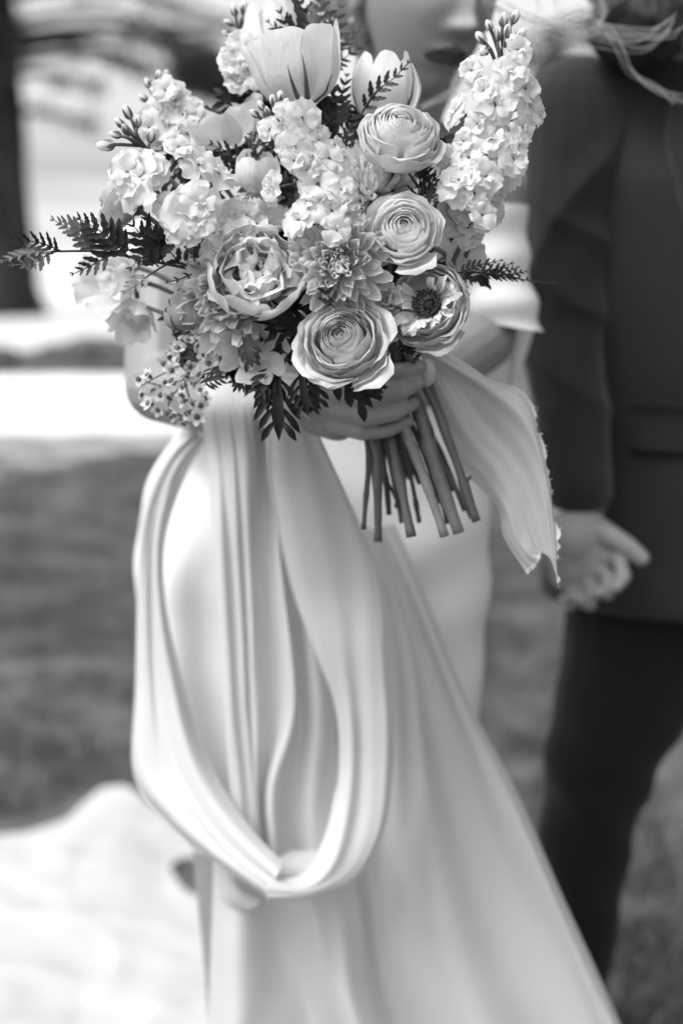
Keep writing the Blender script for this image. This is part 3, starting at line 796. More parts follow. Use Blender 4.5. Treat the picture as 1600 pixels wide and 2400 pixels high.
# --- ferns
def pinnule_parts(p0, p1, nrm, n, L0, both=True, seedv=0, mi=0, tip_frac=0.18, shape=None):
    """toothed leaflets along a stalk p0 -> p1; returns merged geometry list"""
    g = np.random.default_rng(seedv)
    pts = spline(p0 if np.ndim(p0) == 2 else [p0, p1], 30)
    parts = []
    v, f = tube(pts, np.linspace(0.0007, 0.00025, 30), 4); parts.append((v, f, mi))
    T = np.gradient(pts, axis=0); T /= np.linalg.norm(T, axis=1)[:, None]
    for k in range(n):
        t = (k + 0.6) / n; j = min(29, int(t * 29))
        c = pts[j]; tt = T[j]; s0 = np.cross(nrm, tt); s0 /= np.linalg.norm(s0)
        L = 1.42 * L0 * (np.interp(t, [0, 0.2, 0.6, 1], [0.75, 1, 0.72, tip_frac]) if shape is None else np.interp(t, *shape)) * g.uniform(0.88, 1.1)
        for sg in ((-1, 1) if both else (1,)):
            d = s0 * sg * 0.82 + tt * (0.55 + 0.5 * t); d /= np.linalg.norm(d)
            w = np.cross(nrm, d); nn = nrm
            m_ = 7
            vv = np.linspace(0, 1, m_)
            wid = L * 0.20 * np.interp(vv, [0, 0.15, 0.4, 0.75, 1], [0.25, 0.9, 1, 0.75, 0.02]) * (1 + 0.22 * np.array([0, 1, -1, 1, -1, 1, 0]))
            cen = c + d * (vv * L)[:, None] + nn * (0.10 * L * np.sin(vv * 2.2 + g.uniform(-0.6, 0.6)))[:, None] + tt * (0.12 * L * vv ** 2)[:, None]
            P = np.vstack([cen - w * wid[:, None] + nn * 0.0006, cen, cen + w * wid[:, None] + nn * 0.0006])
            F = [(r * m_ + q, r * m_ + q + 1, (r + 1) * m_ + q + 1, (r + 1) * m_ + q) for r in range(2) for q in range(m_ - 1)]
            parts.append((P, F, mi))
    # terminal leaflet
    return parts

def frond(label, rachis, pinnae, mt='fern', seed=1, nrm=None, rr=0.0013, tipm='fern_pale'):
    """rachis: (px,py,d) points; pinnae: (list of (px,py,d), leaflet count, leaflet px)"""
    base = PD(*rachis[0])
    e = empty('fern_frond', base - GRIP, bq); e['label'] = label
    P = [PD(*q) - base for q in rachis]
    v, f = tube(spline(P, 30), np.linspace(rr, rr * 0.35, 30), 6)
    link('rachis', make_mesh('rachis', v, f, M['stem_dark']), e)
    n0 = AX(0.05, 0.25, 1.0) if nrm is None else AX(*nrm)
    for i, pn in enumerate(pinnae):
        pts, n, L = pn[:3]
        mm = M[pn[3]] if len(pn) > 3 else M[mt]
        Q = np.array([PD(*q) - base for q in pts])
        nr = n0 + np.random.default_rng(seed * 9 + i).normal(0, 0.25, 3); nr /= np.linalg.norm(nr)
        parts = pinnule_parts(Q, None, nr, max(3, int(n * 0.85)), L * 1.05 / FPX, seedv=seed * 31 + i)
        V, F, mi = merge(parts)
        link('pinna', make_mesh('pinna', V, F, mm), e)
    return e
D0 = 1.06
frond('long dark fern frond reaching out to the left edge', [(470, 635, 1.08), (392, 619, 1.07), (325, 606, 1.055), (236, 590, 1.045), (143, 589, 1.03), (105, 593, 1.02), (60, 600, 1.01)],
      [([(385, 615, 1.065), (350, 575, 1.055), (306, 520, 1.045)], 6, 50), ([(372, 612, 1.06), (372, 560, 1.05), (340, 500, 1.04)], 3, 40), ([(300, 600, 1.05), (250, 552, 1.04), (180, 508, 1.03)], 9, 42), ([(222, 585, 1.045), (180, 545, 1.03), (118, 512, 1.015)], 10, 34, 'fern_pale'),
       ([(143, 588, 1.03), (90, 568, 1.015), (24, 563, 1.0)], 9, 26), ([(110, 590, 1.02), (60, 596, 1.0), (0, 614, 0.985)], 8, 26, 'fern_pale'), ([(120, 592, 1.02), (80, 615, 1.01), (20, 622, 1.0)], 6, 22, 'fern_pale'), ([(260, 598, 1.045), (215, 622, 1.04), (163, 646, 1.03)], 7, 26),
       ([(100, 590, 1.02), (80, 612, 1.01), (60, 632, 1.0)], 4, 20, 'fern_pale')], seed=61)
frond('toothed fern spray hanging left under the frond', [(470, 640, 1.075), (410, 615, 1.065), (350, 645, 1.05), (320, 672, 1.045)],
      [([(372, 625, 1.06), (340, 600, 1.05), (300, 636, 1.045)], 5, 34), ([(350, 645, 1.05), (320, 668, 1.045), (288, 688, 1.04)], 5, 24, 'fern_pale'), ([(430, 625, 1.07), (400, 590, 1.06), (395, 560, 1.055)], 3, 26), ([(460, 640, 1.07), (455, 600, 1.06), (458, 560, 1.05)], 5, 34), ([(455, 640, 1.07), (420, 655, 1.06), (385, 664, 1.055)], 3, 12)], seed=62)
frond('slim fern frond pointing right over the white gown', [(1060, 640, 1.09), (1110, 638, 1.085), (1180, 645, 1.10), (1240, 658, 1.12), (1300, 664, 1.16)],
      [([(1075, 640, 1.085), (1120, 622, 1.085), (1180, 609, 1.09)], 9, 17), ([(1120, 640, 1.085), (1160, 630, 1.09), (1205, 615, 1.095)], 7, 16), ([(1150, 642, 1.09), (1185, 635, 1.095), (1218, 625, 1.10)], 6, 14), ([(1185, 646, 1.10), (1212, 640, 1.105), (1235, 636, 1.11)], 5, 13), ([(1080, 645, 1.085), (1100, 655, 1.08), (1114, 660, 1.08)], 4, 17), ([(1083, 660, 1.085), (1092, 685, 1.085), (1095, 700, 1.085)], 3, 10), ([(1130, 642, 1.09), (1200, 652, 1.105), (1290, 663, 1.15)], 14, 17)], seed=63, rr=0.0009)
frond('dark fern rising between the two upper tulips', [(775, 420, 1.11), (790, 330, 1.11), (785, 230, 1.12), (730, 120, 1.14), (700, 20, 1.16)],
      [([(712, 100, 1.15), (680, 75, 1.14), (652, 20, 1.13)], 7, 34), ([(715, 110, 1.15), (665, 85, 1.135), (622, 45, 1.13)], 7, 24), ([(720, 90, 1.15), (715, 40, 1.16), (690, -20, 1.17)], 8, 44), ([(735, 125, 1.15), (780, 80, 1.16), (800, 10, 1.18)], 8, 40),
       ([(745, 140, 1.14), (800, 110, 1.17), (850, 60, 1.19)], 9, 30), ([(755, 160, 1.14), (800, 140, 1.16), (865, 95, 1.18)], 9, 26), ([(785, 300, 1.11), (795, 240, 1.12), (815, 170, 1.13)], 9, 34), ([(780, 350, 1.11), (770, 300, 1.11), (775, 240, 1.12)], 8, 34), ([(790, 380, 1.11), (815, 330, 1.11), (838, 280, 1.12)], 7, 30), ([(730, 100, 1.15), (750, 40, 1.16), (745, -30, 1.17)], 8, 44),([(790, 250, 1.11), (770, 200, 1.12), (765, 150, 1.13)], 7, 26)], seed=64)
frond('thin fern tip lying over the pale tulip', [(850, 260, 1.10), (880, 215, 1.085), (920, 185, 1.08), (960, 145, 1.08)],
      [([(850, 262, 1.10), (885, 214, 1.085), (925, 180, 1.08), (962, 140, 1.078)], 9, 26), ([(850, 262, 1.1), (838, 300, 1.1), (825, 340, 1.1)], 6, 24)], seed=65, rr=0.0007)
frond('small dark fern sprig beside the blush ranunculus', [(985, 470, 1.07), (990, 430, 1.06), (1010, 390, 1.055)],
      [([(978, 475, 1.065), (985, 420, 1.055), (1000, 372, 1.05)], 6, 34), ([(990, 455, 1.06), (1010, 430, 1.055), (1035, 405, 1.05)], 5, 26), ([(985, 470, 1.06), (1000, 470, 1.055), (1020, 472, 1.05)], 3, 22)], seed=66)
frond('dark fern sprig below the lisianthus', [(600, 420, 1.14), (560, 380, 1.12), (510, 350, 1.11)],
      [([(600, 410, 1.13), (560, 370, 1.11), (490, 335, 1.10)], 9, 34), ([(600, 400, 1.12), (600, 350, 1.11), (585, 310, 1.11)], 6, 30), ([(570, 400, 1.12), (545, 395, 1.11), (510, 390, 1.10)], 5, 26)], seed=67)
frond('spiky dark fern bits under the rose ranunculus', [(935, 800, 1.08), (950, 820, 1.075), (960, 850, 1.07)],
      [([(940, 800, 1.08), (945, 825, 1.075), (935, 848, 1.07)], 5, 16), ([(945, 800, 1.08), (960, 820, 1.075), (978, 838, 1.07)], 5, 17), ([(945, 800, 1.08), (965, 812, 1.075), (985, 818, 1.07)], 4, 15), ([(840, 440, 1.03), (838, 480, 1.028), (850, 500, 1.03)], 6, 14), ([(780, 720, 1.03), (768, 690, 1.03), (762, 660, 1.03)], 4, 24)], seed=68)

# --- foliage leaves (lobed, dark) singly placed, with shared meshes
def lobed_leaf(seed, narrow=0.10, lobes=3):
    g = np.random.default_rng(seed); parts = []
    def blade(c0, c1, w, tipw=0.02):
        n = 9; t = np.linspace(0, 1, n)
        c0 = np.array(c0, float); c1 = np.array(c1, float); d = c1 - c0; L = np.linalg.norm(d); d /= L
        s = np.array([-d[1], d[0], 0])
        wid = w * np.interp(t, [0, 0.45, 0.8, 1], [0.22, 0.75, 1, tipw])
        cen = c0 + np.outer(t * L, d); cen[:, 2] += 0.10 * np.sin(t * 3)
        P = np.vstack([cen - s * wid[:, None] + [0, 0, 0.03], cen, cen + s * wid[:, None] + [0, 0, 0.03]])
        F = [(r * n + q, r * n + q + 1, (r + 1) * n + q + 1, (r + 1) * n + q) for r in range(2) for q in range(n - 1)]
        parts.append((P, F, 0))
    blade((0, 0, 0), (1, 0, 0), narrow * 1.1)
    for k in range(lobes):
        t = 0.25 + 0.5 * k / max(1, lobes - 1)
        for sg in (-1, 1):
            L = (0.62 - 0.35 * t) * g.uniform(0.85, 1.15)
            blade((t, 0, 0), (t + L * 0.75, sg * L * 0.62, g.uniform(-0.1, 0.1)), narrow * 0.62)
    V, F, mi = merge(parts)
    V[:, 2] -= 0.25 * V[:, 0] ** 2
    return make_mesh('leaf', V, F, M['leaf'])
def toothed_leaf(seed):
    n, m = 9, 13
    U, V = np.meshgrid(np.linspace(-1, 1, n), np.linspace(0, 1, m))
    w = 0.26 * np.interp(V, [0, .2, .5, .8, 1], [0.1, .85, 1, .55, 0.02]) * (1 + 0.25 * (np.abs(U) > 0.9) * np.where((V * 12).round() % 2 == 0, 1, -1))
    z = 0.10 * np.abs(U) - 0.3 * V ** 2 + 0.03 * np.sin(V * 20) * np.abs(U)
    return make_mesh('leaf', np.stack([V.ravel(), (U * w).ravel(), z.ravel()], 1), grid_faces(n, m), M['leaf'])
LEAF = [lobed_leaf(1), lobed_leaf(2, 0.075, 4), lobed_leaf(3, 0.12, 3), toothed_leaf(4), toothed_leaf(5)]
def leaf(px0, py0, d0, px1, py1, d1, which, face=(0, 0.2, 1)):
    a = PD(px0, py0, d0); b = PD(px1, py1, d1); L = np.linalg.norm(b - a)
    x = (b - a) / L; n = AX(*face); y = np.cross(n, x); y /= np.linalg.norm(y); z = np.cross(x, y)
    o = bpy.data.objects.new('leaf', LEAF[which]); COL.objects.link(o); o.parent = bq
    mt = Matrix(((x[0], y[0], z[0]), (x[1], y[1], z[1]), (x[2], y[2], z[2])))
    o.rotation_mode = 'QUATERNION'; o.rotation_quaternion = mt.to_quaternion()
    o.location = tuple(a - GRIP); o.scale = (L, L, L)
for q in [(650, 840, 1.09, 652, 1022, 1.075, 1), (668, 850, 1.09, 600, 925, 1.07, 1), (700, 850, 1.09, 720, 965, 1.075, 1), (640, 850, 1.09, 625, 960, 1.08, 1), (720, 860, 1.09, 745, 950, 1.08, 0),
          (600, 880, 1.10, 545, 900, 1.09, 0), (760, 850, 1.09, 868, 940, 1.07, 2), (830, 880, 1.08, 895, 915, 1.07, 2), (690, 780, 1.09, 640, 760, 1.05, 0), (700, 820, 1.09, 655, 810, 1.06, 3), (690, 720, 1.07, 745, 640, 1.045, 3),
          (700, 700, 1.07, 760, 700, 1.04, 3), (720, 740, 1.07, 800, 690, 1.04, 0), (640, 800, 1.09, 600, 760, 1.07, 3), (720, 780, 1.08, 650, 730, 1.05, 2), (570, 790, 1.06, 590, 850, 1.045, 2), (860, 640, 1.08, 880, 700, 1.05, 3),
          (890, 660, 1.09, 860, 690, 1.06, 3), (1040, 330, 1.09, 1070, 320, 1.075, 3), (1045, 350, 1.09, 1035, 325, 1.08, 4), (690, 450, 1.09, 700, 500, 1.07, 3), (700, 480, 1.09, 660, 470, 1.075, 4), (1060, 480, 1.09, 1080, 500, 1.075, 3),
          (500, 600, 1.1, 470, 560, 1.07, 4), (470, 900, 1.1, 520, 880, 1.08, 1), (590, 860, 1.1, 560, 905, 1.085, 1)]:
    leaf(*q)
g = np.random.default_rng(99)
for k in range(150):  # filler leaves added behind the blooms to make the gaps between them dark
    a = g.uniform(0, 6.28); rr = math.sqrt(g.uniform(0, 1))
    x = 720 + math.cos(a) * rr * 370; y = 540 + math.sin(a) * rr * 320
    d = 1.125 + 0.035 * rr ** 2 + g.uniform(-0.012, 0.02)
    a2 = g.uniform(0, 6.28); L = g.uniform(60, 120)
    if x > 1010 and y < 320: continue
    leaf(x, y, d, x + math.cos(a2) * L, y + math.sin(a2) * L, d - g.uniform(-0.01, 0.03), int(g.integers(0, 5)), face=(g.uniform(-.6, .6), g.uniform(-.3, .9), 1))
# dark woody twig at the left
e = empty('twig', PD(390, 735, 1.14) - GRIP, bq)
v, f = tube(spline([PD(345, 720, 1.15), PD(385, 735, 1.14), PD(430, 752, 1.13), PD(500, 790, 1.13)], 12) - PD(390, 735, 1.14), [0.0016] * 12, 7)
link('twig_stick', make_mesh('twig_stick', v, f, M['stem_dark']), e)

# --- wax flowers
def wax_mesh(seed):
    g = np.random.default_rng(seed); parts = []
    for i in range(5):
        a = 2 * math.pi * i / 5 + 0.2
        nu, nv = 5, 5
        U, V = np.meshgrid(np.linspace(-1, 1, nu), np.linspace(0, 1, nv))
        x = 0.3 + 0.7 * V * (1 - 0.2 * U ** 2); y = U * 0.40 * np.interp(V, [0, .3, .7, 1], [.35, .85, 1, .55]); z = 0.22 + 0.35 * V ** 2 - 0.1 * U ** 2 * V
        P = np.stack([x.ravel(), y.ravel(), z.ravel()], 1); c, s = math.cos(a), math.sin(a)
        parts.append((np.stack([P[:, 0] * c - P[:, 1] * s, P[:, 0] * s + P[:, 1] * c, P[:, 2]], 1), grid_faces(nu, nv), 0))
    v, f = tube([(0, 0, -0.7), (0, 0, -0.45), (0, 0, 0.1), (0, 0, 0.3)], [0.06, 0.24, 0.34, 0.36], 9); parts.append((v, f, 1))
    V, F, mi = merge(parts)
    return make_mesh('wax_blossom', V, F, [M['cream_petal'], M['throat']], mi)
WAX = [wax_mesh(s) for s in range(2)]
b0 = PD(560, 830, 1.14)
e = empty('waxflower_spray', b0 - GRIP, bq); e['label'] = 'spray of tiny waxflowers with dark centres hanging over her forearm'
twigs = [[(560, 830), (500, 840), (430, 855), (375, 880), (330, 905)], [(545, 850), (480, 870), (420, 910), (395, 950), (425, 985)], [(540, 860), (470, 880), (380, 905), (345, 930)], [(520, 830), (460, 820), (410, 800), (395, 835)],
         [(430, 880), (440, 920), (450, 950), (455, 975)], [(470, 850), (440, 840), (385, 842)], [(520, 850), (500, 870), (480, 905)], [(380, 905), (360, 900), (325, 890)], [(560, 840), (520, 800), (440, 790)]]
for tw in twigs:
    pts = [PD(x, y, 1.135 + 0.00004 * (560 - x)) - b0 for x, y in tw]
    v, f = tube(spline(pts, 14), np.linspace(0.0009, 0.0005, 14), 5)
    link('twig', make_mesh('twig', v, f, M['stem_dark']), e)
wx = [(325,888),(348,880),(330,925),(350,945),(372,960),(395,965),(378,925),(400,930),(432,990),(415,975),(440,968),(462,975),(455,945),(430,940),(405,975),(468,950),(395,835),(415,818),(440,800),(462,812),(420,845),(445,860),(400,870),(480,830),(500,818),(520,840),(490,855),(470,880),(455,900),(430,905),(405,895),(510,870),(530,865),(545,850),(525,815),(480,795),(450,785),(430,795),(540,830),(440,880),(385,850),(360,915),(385,895),(470,915),(478,935),(425,925)]
for x, y in wx:
    o = child('wax_blossom', random.choice(WAX), e, scale=19 * 1.13 / FPX * random.uniform(0.85, 1.15))
    o.rotation_quaternion = frame_for(AX(random.uniform(-.9, .9), random.uniform(-.9, .7), random.uniform(0.3, 1)), random.uniform(0, 6)).to_quaternion()
    o.location = tuple(PD(x, y, 1.13 + random.uniform(-0.015, 0.012)) - b0)

# --- cut stems fanning out below the hand (x0,y0 at grip, x1,y1 end, radius px, material, depth shift at end)
ST = [((850, 960), (862, 1100), (852, 1240), 5, 'stem_dark', 1.16, 1.165), ((862, 950), (885, 1110), (884, 1268), 12, 'stem', 1.175, 1.18), ((880, 960), (905, 1130), (912, 1205), 6, 'stem_dark', 1.19, 1.21),
      ((880, 950), (925, 1120), (940, 1225), 5, 'stem_dark', 1.185, 1.20), ((895, 950), (935, 1110), (962, 1258), 10, 'stem', 1.165, 1.15), ((915, 960), (965, 1120), (982, 1226), 5, 'stem_dark', 1.19, 1.20),
      ((925, 960), (985, 1100), (1040, 1260), 10, 'stem_pale', 1.155, 1.135), ((950, 930), (1015, 1100), (1046, 1230), 7, 'stem_dark', 1.185, 1.19), ((955, 900), (1010, 1060), (1075, 1250), 12, 'stem_pale', 1.175, 1.165),
      ((965, 900), (1035, 1090), (1105, 1210), 8, 'stem', 1.18, 1.19), ((985, 890), (1065, 1070), (1118, 1222), 10, 'stem', 1.16, 1.155), ((990, 885), (1052, 1030), (1095, 1150), 6, 'stem_dark', 1.185, 1.20),
      ((1000, 900), (1045, 985), (1062, 1060), 6, 'stem_pale', 1.18, 1.185), ((905, 955), (945, 1080), (930, 1190), 7, 'stem_dark', 1.20, 1.21), ((940, 950), (1000, 1080), (1030, 1180), 6, 'stem_dark', 1.205, 1.215), ((870, 955), (880, 1060), (935, 1180), 5, 'stem_dark', 1.21, 1.2)]
for (a, b, c, r, m_, d0, d1) in ST:
    up = (a[0] * 0.35 + 830 * 0.65, a[1] - 130)
    P = np.array([PD(*up, d0 - 0.02), PD(*a, d0), PD(*b, (d0 + d1) / 2), PD(*c, d1)])
    s = spline(P, 26)
    rad = np.full(26, r * 1.16 / FPX) * (1 + 0.08 * np.sin(np.arange(26) * 0.7 + a[0]) + 0.05 * np.sin(np.arange(26) * 2.1)) * random.uniform(0.78, 1.25)
    kn = random.randint(13, 21); rad[kn] *= 1.35; rad[kn + 1] *= 1.15
    s += 0.0014 * np.stack([vnoise(s, 30, k) for k in range(3)], 1)
    parts = []
    v, f = tube(s, rad, 12); parts.append((v, f, 0))
    if r >= 8:      # snapped side shoot at the node
        q = s[kn]; v, f = tube([q, q + RT * random.choice([-1, 1]) * 0.006 + UP * 0.006], [rad[kn] * 0.5, rad[kn] * 0.3], 6); parts.append((v, f, 0))
    V, F, mi = merge(parts)
    wobj('stem', V, F, M[m_], bq, GRIP)
for k in range(9):
    x0 = 858 + k * 15; x1 = 880 + k * 26; P = np.array([PD(x0, 830, 1.18), PD(x0, 950, 1.195), PD((x0 + x1) / 2, 1060, 1.21), PD(x1, 1130 + random.uniform(-30, 70), 1.215)])
    v, f = tube(spline(P, 16), random.uniform(5, 8) * 1.2 / FPX, 8); wobj('stem', v, f, M['stem_dark' if k % 3 else 'stem'], bq, GRIP)
# --- torn silk ribbon
def curtain(guides, nu, nv, fn=PD):
    G = [arcspline([fn(*p) for p in g_], nv) for g_ in guides]
    G = np.array(G)                                   # guides x nv x 3
    out = np.stack([spline(G[:, j], nu) for j in range(nv)])   # nv x nu x 3
    return out

def cloth(name, grid, m, parent, base, wr=0.0, ws=8.0, seed=0, stretch=(1, 1, 1), midx=None, thick=0.0):
    nv, nu, _ = grid.shape
    V = grid.reshape(-1, 3).copy()
    F = np.array(grid_faces(nu, nv))
    if wr:
        N = vnormals(V, F)
        S = V * np.array(stretch)
        V += N * (wr * (vnoise(S, ws, seed) + 0.5 * vnoise(S, ws * 2.3, seed + 1)))[:, None]
    o = wobj(name, V, F, m, parent, base, midx)
    return o
rg = [[(1002, 870, 1.165), (1010, 950, 1.175), (1050, 1060, 1.18), (1110, 1130, 1.18), (1165, 1190, 1.17), (1180, 1260, 1.165), (1235, 1345, 1.16)],
      [(1000, 855, 1.15), (1045, 940, 1.155), (1100, 1040, 1.165), (1150, 1110, 1.16), (1190, 1200, 1.15), (1215, 1270, 1.15), (1262, 1330, 1.15)],
      [(985, 835, 1.155), (1060, 900, 1.16), (1130, 990, 1.16), (1185, 1060, 1.155), (1225, 1150, 1.15), (1250, 1250, 1.15), (1278, 1326, 1.15)],
      [(970, 812, 1.15), (1060, 862, 1.145), (1150, 915, 1.14), (1220, 975, 1.135), (1262, 1070, 1.135), (1285, 1200, 1.14), (1300, 1350, 1.145)],
      [(985, 805, 1.14), (1065, 835, 1.15), (1150, 890, 1.155), (1232, 925, 1.16), (1268, 1050, 1.15), (1296, 1190, 1.145), (1308, 1380, 1.145)]]
nu, nv = 70, 110
G = curtain(rg, nu, nv)
U = np.linspace(0, 1, nu)[None, :]; Vv = np.linspace(0, 1, nv)[:, None]
# folds running down its length
tocam = -FWD
G = G + tocam * (0.0007 * vnoise(G.reshape(-1, 3) * np.array([1, 1, 0.25]), 160, 3).reshape(G.shape[:2]) + 0.0022 * np.sin(U * 13 + 2.6 * np.sin(Vv * 3.0 + U)) * np.sin(np.pi * np.clip(Vv * 1.1, 0, 1)) + 0.0006 * np.sin(U * 41 + 3 * np.sin(Vv * 5)))[..., None]
# ragged right selvedge and lower end
rag = vnoise(np.stack([np.arange(nv) * 0.22, np.zeros(nv), np.zeros(nv)], 1), 1.0, 5) + 0.6 * vnoise(np.stack([np.arange(nv) * 0.55, np.zeros(nv), np.zeros(nv)], 1), 1.0, 6)
amp = np.clip((np.arange(nv) / nv - 0.32) * 6, 0, 1)
for k, w in ((1, 1.0), (2, 0.6), (3, 0.25)):
    G[:, -k] += (RT * 0.0042 * w)[None, :] * (rag * amp)[:, None] + (-FWD * 0.003 * w)[None, :] * (np.roll(rag, 3) * amp)[:, None]
rag2 = vnoise(np.stack([np.arange(nu) * 0.3, np.zeros(nu), np.zeros(nu)], 1), 1.0, 8)
for k in range(1, 9):
    w = (1 - (k - 1) / 8.0) ** 2
    G[-k] += (UP * 0.006 * w)[None, :] * rag2[:, None] + (UP * 0.016 * w)[None, :] * np.exp(-((np.linspace(0, 1, nu) - 0.45) / 0.22) ** 2)[:, None]
F = grid_faces(nu, nv)
mi = [1 if (q % (nu - 1)) >= nu - 3 and q // (nu - 1) > nv * 0.33 or q // (nu - 1) >= nv - 3 else 0 for q in range(len(F))]
wobj('ribbon', G.reshape(-1, 3), F, [M['ribbon'], M['ribbon_edge']], bq, GRIP, mi)
# frayed threads
parts = []
for k in range(46):
    j = random.randint(int(nv * 0.33), nv - 1); p = G[j, -1]
    if k > 34: p = G[-1, random.randint(0, nu - 1)]
    d = RT * random.uniform(0.2, 1) + UP * random.uniform(-0.8, 0.6) - FWD * random.uniform(-.5, .5)
    L = random.uniform(0.001, 0.0045)
    v, f = tube(spline([p, p + d * L * 0.6, p + d * L + UP * random.uniform(-1, 1) * L * 0.5], 4), 0.00018, 4); parts.append((v, f, 0))
for (x, y) in ((1300, 1150), (1296, 1195), (1262, 1020)):
    j = int(np.argmin([abs((PD(0, y, 1.145) - q)[2]) for q in G[:, -1]])); p = G[j, -1]
    for _ in range(8):
        d = RT * random.uniform(0, 1) + UP * random.uniform(-1, 1); v, f = tube([p, p + d * 0.003], 0.0003, 4); parts.append((v, f, 0))
V, F, mi = merge(parts)
o = wobj('frayed_thread', V, F, M['ribbon_edge'], bq, GRIP); o['kind'] = 'stuff'
# ribbon wrapped round the stems under the flowers, and its bright knot
axd = PD(1000, 1120, 1.17) - PD(905, 905, 1.175); axd /= np.linalg.norm(axd)
v, f = ball((0, 0, 0), (0.0085, 0.0075, 0.012), 14, 10); v = v * (1 + 0.06 * vnoise(v, 200)[:, None])
wobj('ribbon_knot', v + PD(1000, 872, 1.155), f, M['ribbon_edge'], bq, GRIP)
bp = [PD(1000, 880, 1.16), PD(1040, 910, 1.163), PD(1062, 975, 1.17)]
s = spline(bp, 10); v, f = tube(s, np.linspace(0.004, 0.0035, 10), 8); wobj('ribbon_loop', v, f, M['ribbon_edge'], bq, GRIP)

# ------------------------------------------------------------------ people
def head_mesh(s=1.0, jaw=1.0, female=True):
    n, m = 120, 90
    V = []
    th = np.linspace(-np.pi / 2 + 0.01, np.pi / 2 - 0.01, m); ph = np.linspace(0, 2 * np.pi, n, endpoint=False)
    PH, TH = np.meshgrid(ph, th)
    x = np.cos(TH) * np.cos(PH); y = np.cos(TH) * np.sin(PH); z = np.sin(TH)
    X = 0.074 * x; Y = 0.094 * y; Z = 0.116 * z
    low = np.clip(-Z / 0.116, 0, 1)
    X *= 1 - (0.40 if female else 0.28) * jaw * low ** 1.7
    Y = np.where(Y > 0, Y * (1 - 0.10 * low ** 2), Y * (1 - 0.45 * low)) + 0.012 * low
    front = np.clip(y, 0, 1) ** 0.6
    def G(cx, cz, sx, sz, a):
        return a * np.exp(-((X - cx) / sx) ** 2 - ((Z - cz) / sz) ** 2) * front
    D = G(0, -0.012, 0.0085, 0.026, 0.014) + G(0, -0.033, 0.0095, 0.010, 0.017) + G(0.0125, -0.036, 0.007, 0.007, 0.009) + G(-0.0125, -0.036, 0.007, 0.007, 0.009)
    D += G(0.031, 0.010, 0.016, 0.011, -0.012) + G(-0.031, 0.010, 0.016, 0.011, -0.012) + G(0.031, 0.009, 0.011, 0.007, 0.006) + G(-0.031, 0.009, 0.011, 0.007, 0.006)
    D += G(0.030, 0.027, 0.022, 0.006, 0.004) + G(-0.030, 0.027, 0.022, 0.006, 0.004) + G(0.042, -0.022, 0.02, 0.018, 0.004) + G(-0.042, -0.022, 0.02, 0.018, 0.004)
    D += G(0, -0.060, 0.020, 0.0055, 0.0075) + G(0, -0.0705, 0.018, 0.006, 0.0080) + G(0, -0.0650, 0.024, 0.0016, -0.0050) + G(0, -0.0505, 0.004, 0.006, -0.002)
    D += G(0, -0.082, 0.018, 0.006, -0.0050) + G(0, -0.100, 0.018, 0.012, 0.009) + G(0, -0.044, 0.014, 0.004, -0.003)
    Y = Y + D
    P = np.stack([X.ravel(), Y.ravel(), Z.ravel()], 1) * s
    F = grid_faces(n, m, True)
    F.append(tuple(range(n))[::-1]); F.append(tuple(range((m - 1) * n, m * n)))
    return P, F

def orient(yaw, pitch, roll=0.0):
    """local +Y (the face) -> turned yaw towards +X from facing the camera, pitch down"""
    return np.array(Matrix.Rotation(yaw, 3, 'Z') @ Matrix.Rotation(math.pi, 3, 'Z') @ Matrix.Rotation(-pitch, 3, 'X') @ Matrix.Rotation(roll, 3, 'Y'))

def place(VF, Rm, c):
    v, f = VF
    return v @ Rm.T + c, f

# ---------- the bride
BR = np.array([-0.02, 1.50, 0.0])
bride = empty('person', BR)
tag(bride, 'bride in an off-shoulder white satin gown with a looped train, eyes above the picture edge', 'person')
HR = orient(R(30), R(14), R(-4))
s_h = 0.93
mouth = PY(1076, 136, 1.405)
HC = mouth - HR @ (np.array([0, 0.098, -0.064]) * s_h)
pieces = [place(head_mesh(s_h), HR, HC)]
for sx in (-1, 1):      # ears
    v, f = ball((sx * 0.073, -0.004, -0.012), (0.008, 0.018, 0.030), 12, 10)
    pieces.append(place((v * s_h, f), HR, HC))
NB = np.array([0.045, 1.535, 1.375])
pieces += chain([HC + np.array([-0.005, 0.025, -0.04]), NB + np.array([0, -0.01, 0.02]), NB + np.array([-0.01, 0, -0.06])], [0.052, 0.048, 0.07])
pieces.append(loft([((0.02, 1.53, 1.395), 0.10, 0.045, 1), ((0.005, 1.53, 1.375), 0.155, 0.062, 1), ((-0.005, 1.525, 1.34), 0.165, 0.08, 1), ((-0.012, 1.515, 1.29), 0.15, 0.105, 1), ((-0.018, 1.51, 1.24), 0.142, 0.115, 1),
                    ((-0.022, 1.515, 1.17), 0.125, 0.095, 1), ((-0.025, 1.52, 1.10), 0.118, 0.085, 1), ((-0.025, 1.52, 1.0), 0.155, 0.105, 1), ((-0.022, 1.52, 0.92), 0.168, 0.115, 1), ((-0.02, 1.52, 0.84), 0.16, 0.11, 1), ((-0.02, 1.52, 0.80), 0.14, 0.09, 1)]))
# left arm (far right in the picture): shoulder, bent elbow, forearm in behind the bouquet
LS = PY(1118, 372, 1.53); LE = PY(1130, 790, 1.515); LW = PY(965, 905, 1.33)
pieces += chain([LS, (LS + LE) / 2 + np.array([0.004, 0, 0]), LE, (LE * 0.55 + LW * 0.45), LW], [0.047, 0.042, 0.036, 0.035, 0.025])
pieces += chain([np.array([0.06, 1.53, 1.36]), LS], [0.05, 0.047])
